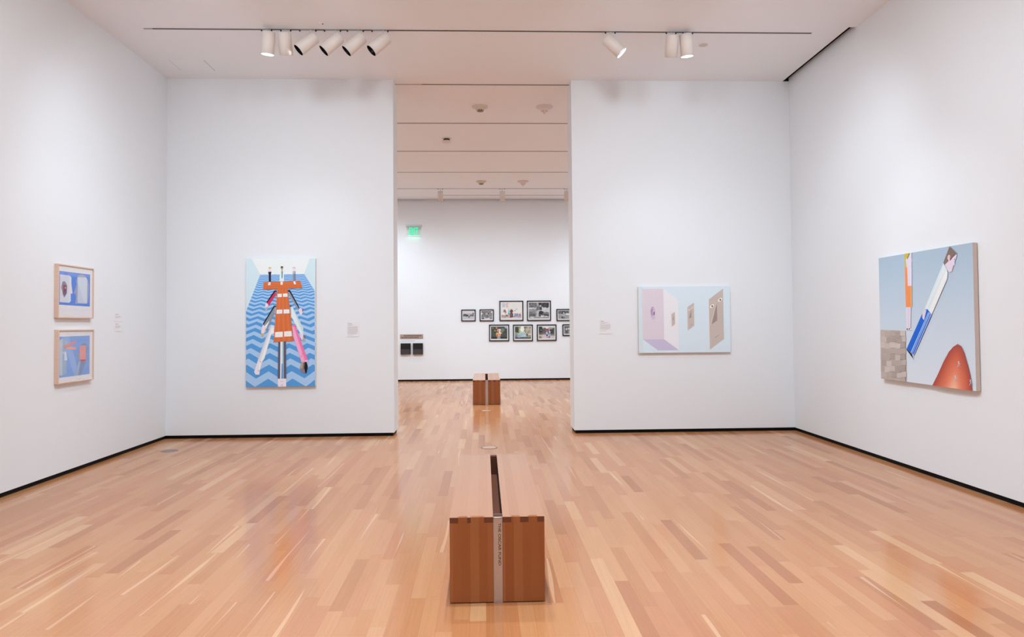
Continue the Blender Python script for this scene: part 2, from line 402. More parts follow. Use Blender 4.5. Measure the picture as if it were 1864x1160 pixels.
def stretcher(root, a, b, ax):
    f = MB(); w = 0.04
    lo, hi = list(a), list(b)
    f.box((lo[0], lo[1], lo[2]), (hi[0], hi[1], lo[2] + w)); f.box((lo[0], lo[1], hi[2] - w), (hi[0], hi[1], hi[2]))
    c1, c2 = list(hi), list(lo); c1[ax] = lo[ax] + w; c2[ax] = hi[ax] - w
    f.box((lo[0], lo[1], lo[2] + w), (c1[0], c1[1], hi[2] - w)); f.box((c2[0], c2[1], lo[2] + w), (hi[0], hi[1], hi[2] - w))
    f.build('stretcher_frame', M['frame_oak'], root).location = -Vector(root.location)
# --- painting 1: blue zigzag sea with the long orange table
X0, X1, Z0, Z1, th = -3.202, -2.277, 0.687, 2.414, 0.04
root = empty('painting', ((X0 + X1) / 2, D, Z0), 'tall painting of an orange T-shaped table on a blue zigzag ground, left front wall', 'painting')
base = Vector(root.location)
MB().box((X0, D - th, Z0), (X1, D - 0.006, Z1)).build('canvas', M['canvas_white'], root, bevel=0.002).location = -base
stretcher(root, (X0 + 0.01, D - 0.006, Z0 + 0.01), (X1 - 0.01, D - 0.0002, Z1 - 0.01), 0)
A = Art((X0, D - th, Z1), (1, 0, 0), (0, -1, 0), X1 - X0, Z1 - Z0, ((447.5, 471.2), (574.5, 470.5), (574, 704), (448.4, 704.3)), 4.4625, (430, 460))
A.poly([(60, 30), (660, 30), (660, 1110), (60, 1110)], c_(205, 224, 232))
A.poly([(112, 30), (193, 182), (553, 175), (604, 30)], c_(230, 234, 243))
sea = [(193, 182), (553, 175), (638, 312), (640, 1110), (60, 1110), (80, 480)]
A.poly(sea, c_(84, 152, 214))
planes = half_planes([A.uv(p) for p in [(193, 182), (553, 175), (638, 312), (660, 1110), (60, 1110), (80, 480)]])
A.lay += 1
yh, xv, cc_ = 420.6, 504.0, 5176.0
def zz(k):     # zigzag boundary point list
    out = []
    for j in range(-9, 12):
        u = -0.058 + 0.0815 * j; t = abs(j) % 2
        y = yh + cc_ / (k - t * 0.98); out.append((xv + u * (y - yh), y))
    return out
sA = A.sc, A.off
A.crop(1, (0, 0))
for k in range(15, 66, 1):
    if k % 2: continue
    lo, hi = zz(k + 1.23), zz(k + 2.23)
    for i in range(len(lo) - 1):
        q = [A.uv(p) for p in (hi[i], hi[i + 1], lo[i + 1], lo[i])]
        q = clip(clip(q, planes), UNIT)
        if len(q) >= 3: A.tri.append((q, A.lay)); A.col.append([c_(166, 198, 236)] * len(q))
A.crop(*sA)
A.crop(12.887, (440, 465))
def fig(pts, col): A.poly(pts, c_(*col))
fig([(625, 310), (685, 310), (685, 390), (625, 390)], (232, 214, 224)); fig([(625, 285), (687, 282), (687, 312), (625, 312)], (200, 178, 90))
fig([(618, 392), (692, 388), (690, 432), (682, 440), (684, 640), (634, 640), (630, 440), (620, 432)], (18, 18, 40))
fig([(890, 380), (985, 375), (990, 625), (885, 625)], (222, 232, 238)); fig([(930, 375), (960, 372), (955, 545), (930, 545)], (90, 40, 60)); fig([(930, 378), (942, 378), (944, 545), (930, 545)], (60, 200, 210))
A.ell(942, 300, 28, 42, c_(168, 142, 122)); fig([(912, 300), (914, 268), (942, 255), (970, 268), (970, 300), (945, 288)], (40, 58, 54)); fig([(925, 320), (962, 320), (955, 380), (930, 380)], (190, 170, 150))
A.ell(1228, 305, 34, 32, c_(206, 176, 196)); A.ell(1228, 316, 22, 26, c_(232, 216, 228)); fig([(1212, 335), (1246, 335), (1246, 380), (1212, 380)], (228, 212, 226))
fig([(1200, 378), (1262, 374), (1262, 620), (1204, 620)], (136, 142, 158)); fig([(1212, 378), (1240, 376), (1236, 440), (1218, 440)], (196, 200, 206)); fig([(1236, 440), (1262, 440), (1262, 620), (1242, 620)], (112, 114, 136))
A.crop(4.4625, (430, 460))
# limbs
fig([(315, 312), (330, 312), (330, 355), (318, 360)], (140, 122, 138)); fig([(305, 318), (318, 318), (318, 358), (288, 402), (278, 395)], (140, 120, 134))
fig([(303, 322), (315, 320), (320, 345), (262, 442), (248, 412)], (206, 44, 92)); fig([(310, 310), (330, 312), (330, 320), (315, 322), (250, 414), (246, 405)], (22, 12, 30))
fig([(240, 412), (258, 420), (262, 442), (250, 475), (234, 475), (234, 435)], (226, 214, 224)); fig([(234, 452), (262, 440), (250, 475), (234, 472)], (176, 178, 190))
fig([(418, 312), (436, 312), (432, 350), (420, 350)], (176, 184, 196)); fig([(418, 330), (436, 318), (515, 480), (500, 470)], (146, 150, 164)); fig([(418, 310), (438, 309), (512, 448), (508, 458), (432, 322), (420, 322)], (24, 16, 32))
fig([(505, 470), (520, 455), (540, 462), (546, 480), (528, 514), (518, 505)], (232, 214, 226)); fig([(536, 458), (546, 470), (542, 490), (536, 478)], (120, 70, 80))
fig([(310, 442), (325, 440), (325, 500), (308, 500)], (170, 176, 190)); fig([(300, 446), (316, 450), (310, 500), (248, 645), (238, 640), (222, 586)], (138, 144, 160)); fig([(305, 436), (326, 437), (326, 446), (310, 447), (222, 592), (218, 580)], (26, 16, 28))
fig([(272, 555), (232, 600), (242, 625)], (228, 232, 238)); fig([(216, 590), (232, 600), (240, 625), (226, 660), (204, 660), (204, 640)], (232, 216, 226)); fig([(204, 660), (226, 662), (222, 686), (206, 686)], (202, 180, 112)); fig([(236, 628), (248, 645), (228, 660)], (176, 184, 200))
fig([(434, 440), (448, 440), (452, 500), (436, 500)], (170, 176, 188)); fig([(436, 436), (454, 436), (454, 444), (436, 444)], (36, 24, 40))
fig([(448, 440), (458, 446), (545, 620), (545, 670), (530, 680), (446, 520)], (222, 232, 238)); fig([(455, 446), (462, 452), (545, 630), (540, 660)], (200, 214, 224))
fig([(520, 660), (545, 660), (548, 690), (534, 720), (520, 690)], (228, 216, 228)); fig([(546, 668), (565, 690), (560, 732), (538, 728)], (168, 172, 184)); fig([(546, 668), (565, 690), (560, 706), (546, 690)], (110, 112, 128))
fig([(278, 598), (308, 594), (308, 660), (286, 668), (212, 895), (178, 880)], (218, 220, 230)); fig([(290, 615), (308, 612), (308, 660), (286, 665), (232, 860), (206, 900), (200, 880)], (236, 238, 244))
fig([(278, 598), (284, 600), (180, 880), (176, 870)], (196, 196, 212)); fig([(178, 878), (210, 900), (195, 960), (190, 992), (160, 992), (148, 970)], (232, 222, 232)); fig([(190, 890), (206, 900), (196, 950), (184, 950)], (248, 244, 248)); A.line((178, 960), (196, 962), 3, c_(150, 130, 140))
fig([(456, 596), (478, 590), (582, 880), (560, 890), (530, 895), (462, 680)], (244, 142, 184)); fig([(462, 600), (478, 590), (586, 885), (566, 885)], (242, 118, 166)); fig([(458, 606), (470, 606), (556, 890), (532, 895), (460, 665)], (240, 168, 204))
fig([(560, 880), (584, 876), (576, 892), (556, 894)], (244, 200, 220)); A.line((526, 852), (534, 840), 3, c_(190, 60, 90)); A.line((536, 832), (542, 822), 3, c_(190, 60, 90))
fig([(530, 894), (556, 892), (552, 950), (536, 960), (518, 938)], (176, 158, 132)); fig([(556, 892), (572, 892), (582, 930), (572, 980), (560, 985), (552, 940)], (24, 18, 30)); fig([(518, 938), (556, 955), (562, 985), (524, 968)], (140, 124, 140)); fig([(544, 900), (556, 896), (552, 955), (538, 950)], (118, 112, 104))
# trunk of the figure at the foot of the table
fig([(342, 728), (405, 726), (408, 1026), (338, 1026)], (90, 92, 112)); fig([(360, 728), (384, 728), (386, 1026), (358, 1026)], (226, 228, 236)); fig([(376, 728), (380, 728), (384, 1026), (378, 1026)], (60, 170, 190))
fig([(371, 905), (376, 905), (377, 1026), (369, 1026)], (30, 92, 214)); fig([(340, 1025), (407, 1025), (407, 1100), (340, 1100)], (230, 222, 232))
A.line((360, 1048), (386, 1046), 3, c_(190, 180, 196)); A.line((368, 1068), (368, 1088), 3, c_(170, 160, 190)); A.line((377, 1068), (377, 1088), 3, c_(170, 160, 190))
# table top, drawn in long boards
fig([(224, 241), (520, 232), (539, 291), (218, 304)], (214, 112, 62)); fig([(335, 298), (418, 296), (466, 722), (304, 731)], (214, 112, 62))
for i in range(7):
    t = (i + 0.5) / 7; c2 = ((206, 102, 52), (222, 122, 72))[i % 2]
    fig([(222 - 3 * t, 244 + 56 * t), (521 + 16 * t, 234 + 54 * t), (521.5 + 16 * t, 237 + 54 * t), (221.5 - 3 * t, 247 + 56 * t)], c2)
    fig([(336 + 82 * t, 298), (339 + 82 * t, 298), (311 + 160 * t, 725), (305 + 160 * t, 725)], c2)
for q in ([(262, 244), (280, 243), (278, 267), (259, 268)], [(361, 240), (379, 240), (378, 264), (360, 264)], [(465, 237), (482, 236), (487, 260), (470, 260)],
          [(337, 339), (372, 338), (371, 365), (335, 366)], [(381, 337), (417, 335), (419, 362), (382, 364)],
          [(330, 468), (377, 467), (376, 500), (328, 502)], [(386, 466), (432, 465), (435, 498), (386, 500)],
          [(318, 650), (380, 646), (380, 690), (316, 692)], [(390, 645), (450, 642), (454, 684), (391, 688)]):
    fig(q, (238, 240, 244)); cx = sum(p[0] for p in q) / 4; cy = sum(p[1] for p in q) / 4
    A.line((cx - 9, cy), (cx + 9, cy - 1), 2, c_(206, 204, 212)); A.line((cx - 6, cy + 6), (cx + 5, cy + 5), 2, c_(212, 210, 218))
A.build('painted_surface', M['paint'], root).location = -base

# --- painting 2: pastel panels with an ear and face cut-outs
X0, X1, Z0, Z1, th = 2.117, 3.390, 1.094, 2.003, 0.04
root = empty('painting', ((X0 + X1) / 2, D, Z0), 'wide pale blue painting of an ear panel and beige cut-out faces, right front wall', 'painting')
base = Vector(root.location)
MB().box((X0, D - th, Z0), (X1, D - 0.006, Z1)).build('canvas', M['canvas_white'], root, bevel=0.002).location = -base
stretcher(root, (X0 + 0.01, D - 0.006, Z0 + 0.01), (X1 - 0.01, D - 0.0002, Z1 - 0.01), 0)
A = Art((X0, D - th, Z1), (1, 0, 0), (0, -1, 0), X1 - X0, Z1 - Z0, ((1162, 522), (1328.7, 521.3), (1329.7, 641), (1162.7, 643.2)), 7.248, (1140, 500))
A.poly([(140, 140), (1400, 140), (1400, 1060), (140, 1060)], c_(212, 225, 235))
A.poly([(155, 150), (215, 150), (222, 1050), (160, 1050)], c_(208, 220, 226))
fig([(210, 190), (493, 187), (500, 856), (220, 858)], (216, 204, 214)); fig([(493, 187), (560, 235), (665, 315), (690, 345), (694, 998), (500, 856)], (229, 227, 232))
fig([(220, 858), (500, 856), (694, 998), (418, 1002)], (196, 186, 212))
A.ell(352, 500, 34, 78, c_(200, 180, 206)); A.ell(358, 560, 24, 36, c_(202, 184, 212)); A.ell(354, 484, 26, 58, c_(164, 140, 168)); A.ell(360, 478, 19, 46, c_(204, 184, 206)); A.ell(352, 492, 12, 40, c_(172, 148, 176)); A.ell(360, 500, 10, 34, c_(208, 190, 214)); A.ell(368, 512, 9, 24, c_(128, 108, 134))
def panel(q, nose, side, eyes, mouth):
    fig(q, (196, 181, 174)); A.line(q[0], q[3], 5, c_(222, 200, 190))
    fig(nose, (158, 138, 130)); fig(side, (206, 190, 184))
    for ex, ey, s_ in eyes:
        A.ell(ex, ey, 26 * s_, 15 * s_, c_(232, 238, 242), ang=-0.7); A.ell(ex + 2 * s_, ey, 9 * s_, 11 * s_, c_(176, 130, 70)); A.ell(ex + 3 * s_, ey - 1, 4.5 * s_, 6 * s_, c_(40, 30, 30))
    A.line(mouth[0], mouth[1], mouth[2], c_(150, 130, 122))
panel([(1093, 328), (1280, 186), (1288, 850), (1103, 990)], [(1198, 372), (1202, 605), (1124, 660)], [(1192, 362), (1198, 372), (1124, 662), (1106, 668)], [(1134, 418, 1.25), (1240, 334, 1.25)], ((1168, 834), (1222, 796), 5))
panel([(811, 428), (896, 370), (898, 674), (814, 738)], [(860, 455), (861, 565), (826, 582)], [(856, 448), (860, 455), (826, 584), (820, 584)], [(834, 466, 0.5), (874, 438, 0.5)], ((842, 672), (876, 655), 3))
panel([(598, 522), (642, 494), (646, 655), (603, 688)], [(622, 542), (628, 592), (610, 608)], [(618, 540), (622, 542), (612, 608), (608, 600)], [], ((615, 650), (630, 642), 1.5))
A.build('painted_surface', M['paint'], root).location = -base

# --- painting 3 on the right wall: leaning blue figure above an orange cone
Y0, Y1, Z0, Z1, th = 6.257, 7.790, 0.891, 2.179, 0.045
root = empty('painting', (XR, (Y0 + Y1) / 2, Z0), 'large painting on the right wall, a leaning figure in blue trousers above an orange cone', 'painting')
base = Vector(root.location)
MB().box((XR - th, Y0, Z0), (XR - 0.006, Y1, Z1)).build('canvas', M['canvas'], root, bevel=0.002).location = -base
stretcher(root, (XR - 0.006, Y0 + 0.01, Z0 + 0.01), (XR - 0.0002, Y1 - 0.01, Z1 - 0.01), 1)
A = Art((XR - th, Y1, Z1), (0, -1, 0), (-1, 0, 0), Y1 - Y0, Z1 - Z0, ((1599.5, 470), (1771.4, 442), (1776.5, 712.5), (1604, 688.8)), 3.741, (1580, 430))
A.crop(1, (0, 0))
for a, b, c0, c1 in ((0, 0.12, (166, 186, 204), (172, 192, 210)), (0.12, 0.5, (172, 192, 210), (194, 208, 222)), (0.5, 1, (194, 208, 222), (214, 221, 232))):
    q = ((1599.5, 470), (1771.4, 442), (1776.5, 712.5), (1604, 688.8)); L = lambda p, r, t: (p[0] + (r[0] - p[0]) * t, p[1] + (r[1] - p[1]) * t)
    A.grad([L(q[0], q[3], a), L(q[1], q[2], a), L(q[1], q[2], b), L(q[0], q[3], b)], c_(*c0), c_(*c1), 12); A.lay -= 1
A.lay += 1
A.crop(3.741, (1580, 430))
fig([(85, 638), (260, 645), (266, 1000), (85, 975)], (186, 174, 168))
A.lay += 1
for i in range(5):
    for j in range(9):
        c2 = random.choice(((178, 166, 158), (194, 182, 176), (186, 174, 166), (198, 188, 184), (168, 156, 148)))
        x, y = 85 + i * 36 + (j % 2) * 12 - 6, 642 + j * 40 + (i % 2) * 8
        A.poly([(x, y), (x + 35, y + 1), (x + 35, y + 39), (x, y + 38)], c_(*c2), planes=half_planes([A.uv(p) for p in [(85, 638), (260, 645), (266, 992), (85, 970)]]) + list(UNIT))
fig([(253, 112), (290, 108), (262, 170), (272, 216), (256, 216)], (206, 180, 50)); fig([(262, 160), (268, 148), (274, 160), (296, 110), (302, 112), (302, 155), (308, 168), (302, 176), (302, 218), (268, 214)], (222, 212, 228))
fig([(256, 216), (300, 214), (303, 484), (262, 486)], (250, 144, 86)); fig([(272, 216), (303, 214), (303, 340), (276, 340)], (224, 216, 232)); fig([(296, 342), (303, 342), (303, 484), (297, 484)], (252, 186, 120)); A.line((284, 218), (286, 340), 2.5, c_(206, 196, 216))
fig([(263, 486), (297, 485), (294, 625), (266, 628)], (220, 212, 228)); A.line((279, 488), (281, 622), 3, c_(202, 192, 214)); fig([(264, 640), (272, 628), (292, 626), (304, 640)], (232, 234, 238)); fig([(266, 640), (270, 630), (276, 628), (276, 638)], (60, 50, 56)); fig([(280, 634), (290, 626), (292, 634), (284, 638)], (40, 36, 44))
# leaning figure
fig([(520, 182), (563, 70), (614, 122), (578, 146), (566, 168), (560, 170), (548, 178), (528, 202)], (126, 108, 100))
fig([(530, 196), (552, 176), (560, 150), (566, 170), (584, 148), (612, 122), (608, 150), (596, 178), (601, 206), (590, 200), (577, 244), (556, 246), (545, 225)], (222, 208, 224)); A.ell(558, 146, 9, 17, c_(238, 204, 214), ang=0.15); A.ell(559, 146, 4, 10, c_(226, 150, 160), ang=0.15); A.ell(597, 160, 3, 4, c_(70, 130, 180))
fig([(520, 186), (548, 232), (548, 288), (440, 535), (412, 505), (388, 500)], (214, 228, 236)); fig([(534, 240), (550, 250), (546, 290), (440, 535), (420, 510)], (234, 238, 244)); fig([(524, 222), (528, 226), (404, 500), (398, 498)], (232, 236, 242))
fig([(388, 500), (412, 500), (440, 538), (318, 812), (268, 768)], (22, 98, 208)); fig([(424, 520), (438, 537), (318, 812), (306, 800)], (150, 186, 232)); fig([(416, 520), (421, 522), (302, 798), (296, 790)], (150, 190, 236))
fig([(428, 530), (432, 533), (315, 806), (310, 800)], (34, 76, 208))
fig([(386, 500), (404, 504), (396, 540), (388, 574), (376, 560), (376, 525)], (220, 208, 222))
fig([(268, 768), (306, 806), (318, 846), (310, 832), (268, 776)], (36, 28, 40)); fig([(306, 806), (312, 806), (322, 846), (316, 840)], (228, 226, 232))
# orange cone, painted as nested tones
outer = [(442, 1016), (480, 940), (520, 850), (555, 785), (585, 750), (616, 730), (640, 745), (660, 790), (685, 880), (703, 960), (714, 1060), (600, 1060)]
key = [(168, 76, 64), (184, 86, 68), (200, 98, 76), (210, 110, 84), (218, 122, 94), (226, 138, 110), (232, 156, 128), (238, 176, 150)]
tones = [tuple(key[i // 4][k] + (key[min(7, i // 4 + 1)][k] - key[i // 4][k]) * (i % 4) / 4 for k in range(3)) for i in range(29)]
for i, tn in enumerate(tones):
    k = 1 - i / 34; cx, cy = 588, 1075
    A.poly([(cx + (x - cx) * k, min(1062, cy + (y - cy) * (k * 0.98 + 0.0))) for x, y in outer], c_(*tn))
for x, y in ((626, 875), (602, 972), (706, 1000)):
    A.line((x, y - 14), (x + 2, y + 4), 5, c_(196, 196, 206)); A.line((x, y), (x - 9, y + 18), 3, c_(206, 200, 210)); A.line((x + 2, y), (x + 9, y + 18), 3, c_(170, 168, 180)); A.line((x - 8, y - 10), (x + 9, y - 4), 3, c_(210, 206, 214)); A.ell(x - 1, y - 18, 4, 5, c_(214, 206, 210))
A.build('painted_surface', M['paint'], root).location = -base

# --- framed prints on the left wall
def box_frame_x(root, x, sgn, Y0, Y1, Z0, Z1, depth, wd, mat):     # frame on a wall x=const, facing sgn
    f = MB(); xf = x + sgn * depth
    f.box((x, Y0, Z0), (xf, Y0 + wd, Z1)).box((x, Y1 - wd, Z0), (xf, Y1, Z1)).box((x, Y0 + wd, Z0), (xf, Y1 - wd, Z0 + wd)).box((x, Y0 + wd, Z1 - wd), (xf, Y1 - wd, Z1))
    o = f.build('frame', mat, root, bevel=0.0015); o.location = -Vector(root.location); return o
def left_frame(Y0, Y1, Z0, Z1, label):
    root = empty('framed_print', (XL, (Y0 + Y1) / 2, Z0), label, 'picture', 'framed prints on the left wall')
    base = Vector(root.location); box_frame_x(root, XL, 1, Y0, Y1, Z0, Z1, 0.045, 0.013, M['frame_oak'])
    o = MB().box((XL + 0.020, Y0 + 0.012, Z0 + 0.012), (XL + 0.033, Y1 - 0.012, Z1 - 0.012)).build('mat_board', M['paper'], root); o.location = -base
    o = pane((XL + 0.039, Y0 + 0.0125, Z0 + 0.0125), (XL + 0.039, Y1 - 0.0125, Z0 + 0.0125), (XL + 0.039, Y1 - 0.0125, Z1 - 0.0125), (XL + 0.039, Y0 + 0.0125, Z1 - 0.0125)).build('glazing', M['glass'], root, fix=False); o.location = -base
    return root, base
root, base = left_frame(7.527, 8.200, 1.600, 2.143, 'upper framed print on the left wall, two facing profiles on bright blue')
Y0, Y1, Z0, Z1 = 7.527, 8.200, 1.600, 2.143
q = ((106.4, 479.7), (171.4, 488.7), (171, 579.4), (106.4, 579.9))
A = Art((XL + 0.0332, Y0, Z1), (0, 1, 0), (1, 0, 0), Y1 - Y0, Z1 - Z0, q, 10.087, (95, 475))
IN = ((1, 0, -0.022), (-1, 0, 0.978), (0, 1, -0.026), (0, -1, 0.974))
fig([(136, 182), (714, 250), (711, 838), (136, 812)], (88, 132, 218)); fig([(136, 182), (714, 250), (714, 300), (136, 290)], (112, 144, 222))
fig([(160, 250), (342, 272), (372, 310), (372, 420), (396, 604), (362, 604), (362, 740), (332, 776), (160, 764)], (212, 214, 226)); fig([(342, 272), (372, 310), (372, 430), (396, 604), (362, 604), (362, 745), (332, 776), (336, 300)], (222, 222, 232))
fig([(205, 390), (240, 375), (275, 410), (294, 460), (290, 600), (245, 684), (215, 630), (205, 560), (186, 500)], (150, 132, 152)); fig([(225, 440), (285, 450), (285, 600), (246, 650), (215, 590)], (124, 84, 104)); fig([(186, 470), (214, 545), (200, 555), (184, 510)], (168, 154, 172)); A.ell(262, 500, 14, 18, c_(190, 160, 180)); A.ell(250, 560, 10, 14, c_(100, 60, 80))
fig([(480, 300), (495, 262), (560, 250), (620, 268), (665, 330), (692, 440), (690, 610), (672, 770), (640, 784), (480, 782), (462, 802), (440, 785), (448, 730), (456, 660), (446, 612), (412, 600), (440, 520), (466, 440), (458, 370)], (158, 160, 190)); fig([(500, 270), (575, 258), (632, 300), (500, 290)], (178, 168, 188))
fig([(486, 300), (640, 305), (662, 350), (658, 784), (486, 782)], (206, 212, 226)); fig([(520, 500), (610, 784), (486, 782), (486, 420)], (198, 204, 220))
A.line((170, 1003), (320, 1007), 4, c_(206, 206, 214)); A.line((490, 1012), (710, 1014), 4, c_(206, 206, 214))
A.build('print', M['print'], root).location = -base
root, base = left_frame(7.537, 8.209, 0.940, 1.483, 'lower framed print on the left wall, grey post and pink blocks on soft blue')
Y0, Y1, Z0, Z1 = 7.537, 8.209, 0.940, 1.483
q = ((106.4, 600), (171.3, 600), (171.3, 690.8), (106.4, 699.8))
A = Art((XL + 0.0332, Y0, Z1), (0, 1, 0), (1, 0, 0), Y1 - Y0, Z1 - Z0, q, 10.087, (95, 590))
fig([(130, 232), (706, 216), (706, 916), (132, 990)], (134, 166, 222)); fig([(190, 232), (330, 230), (520, 935), (430, 948)], (150, 176, 226)); fig([(640, 218), (706, 216), (706, 916), (650, 922)], (142, 166, 222))
fig([(152, 300), (208, 262), (284, 300), (284, 905), (208, 946), (156, 940)], (190, 202, 216)); fig([(208, 262), (284, 300), (284, 905), (208, 946)], (164, 182, 204)); fig([(282, 300), (300, 360), (290, 440)], (176, 196, 224))
fig([(216, 398), (455, 300), (462, 348), (232, 444)], (222, 150, 144)); fig([(262, 425), (345, 410), (466, 430), (460, 474), (300, 460)], (230, 166, 158)); A.line((236, 444), (380, 392), 4, c_(176, 96, 96))
fig([(212, 505), (262, 508), (260, 540), (212, 542)], (216, 218, 226)); fig([(244, 520), (276, 512), (298, 664), (242, 668)], (214, 222, 232)); A.ell(230, 522, 8, 8, c_(120, 120, 140))
fig([(545, 380), (600, 332), (650, 345), (678, 420), (660, 560), (640, 690), (545, 940), (446, 945), (500, 770), (465, 725), (500, 680), (500, 610), (468, 590), (520, 470)], (148, 162, 192)); fig([(560, 380), (605, 350), (640, 370), (640, 400), (550, 410)], (128, 148, 180)); fig([(520, 700), (640, 690), (545, 940), (500, 940)], (136, 148, 180)); fig([(500, 700), (540, 690), (490, 945), (450, 945)], (164, 184, 214))
fig([(522, 410), (560, 396), (632, 392), (634, 655), (548, 690), (524, 640)], (228, 158, 152)); fig([(530, 655), (634, 650), (634, 682), (548, 692)], (200, 100, 106))
A.line((140, 1046), (380, 1030), 4, c_(208, 208, 216)); A.line((440, 1014), (690, 985), 4, c_(208, 208, 216))
A.build('print', M['print'], root).location = -base

# --- photographs on the far wall
def cells(A, nx, ny, shapes, box, base, noise=0.0, seed=1):
    rnd = random.Random(seed); u0, v0, u1, v1 = box
    wv = [[(rnd.uniform(-1, 1), rnd.uniform(-1, 1)) for _ in range(12)] for _ in range(12)]
    vals = [[rnd.uniform(-1, 1) for _ in range(nx // 3 + 3)] for _ in range(ny // 3 + 3)]
    A.lay += 1
    for j in range(ny):
        for i in range(nx):
            x, y = (i + 0.5) / nx, (j + 0.5) / ny
            wx, wy = x * 10, y * 10; a_, b2_ = int(wx), int(wy); sx, sy = wx - a_, wy - b2_
            W_ = [(wv[b2_][a_][k] * (1 - sx) + wv[b2_][a_ + 1][k] * sx) * (1 - sy) + (wv[b2_ + 1][a_][k] * (1 - sx) + wv[b2_ + 1][a_ + 1][k] * sx) * sy for k in (0, 1)]
            x, y = min(0.999, max(0.001, x + W_[0] * 0.028)), min(0.999, max(0.001, y + W_[1] * 0.032))
            c = None
            for b in base:
                if y <= b[0]: c = b[1]; nz = b[2]; break
            for sh in shapes:
                if sh[0] == 'e':
                    _, cx, cy, rx, ry, col = sh[:6]
                    if ((x - cx) / rx) ** 2 + ((y - cy) / ry) ** 2 <= 1: c = col; nz = sh[6] if len(sh) > 6 else 6
                else:
                    _, a, b_, c2, d, col = sh[:6]
                    if a <= x <= c2 and b_ <= y <= d: c = col; nz = sh[6] if len(sh) > 6 else 6
            fi, fj = i / 3, j / 3; i0, j0 = int(fi), int(fj); tx, ty = fi - i0, fj - j0
            n = (vals[j0][i0] * (1 - tx) + vals[j0][i0 + 1] * tx) * (1 - ty) + (vals[j0 + 1][i0] * (1 - tx) + vals[j0 + 1][i0 + 1] * tx) * ty
            n = n * 0.8 + rnd.uniform(-0.6, 0.6)
            c = tuple(max(0, min(255, q + n * nz)) for q in c)
            a0, a1 = u0 + (u1 - u0) * i / nx, u0 + (u1 - u0) * (i + 1) / nx; b0, b1 = v0 + (v1 - v0) * j / ny, v0 + (v1 - v0) * (j + 1) / ny
            A.tri.append(([(a0, b0), (a1, b0), (a1, b1), (a0, b1)], A.lay)); A.col.append([c_(*c)] * 4)
G = lambda v: (v, v, v + 3)
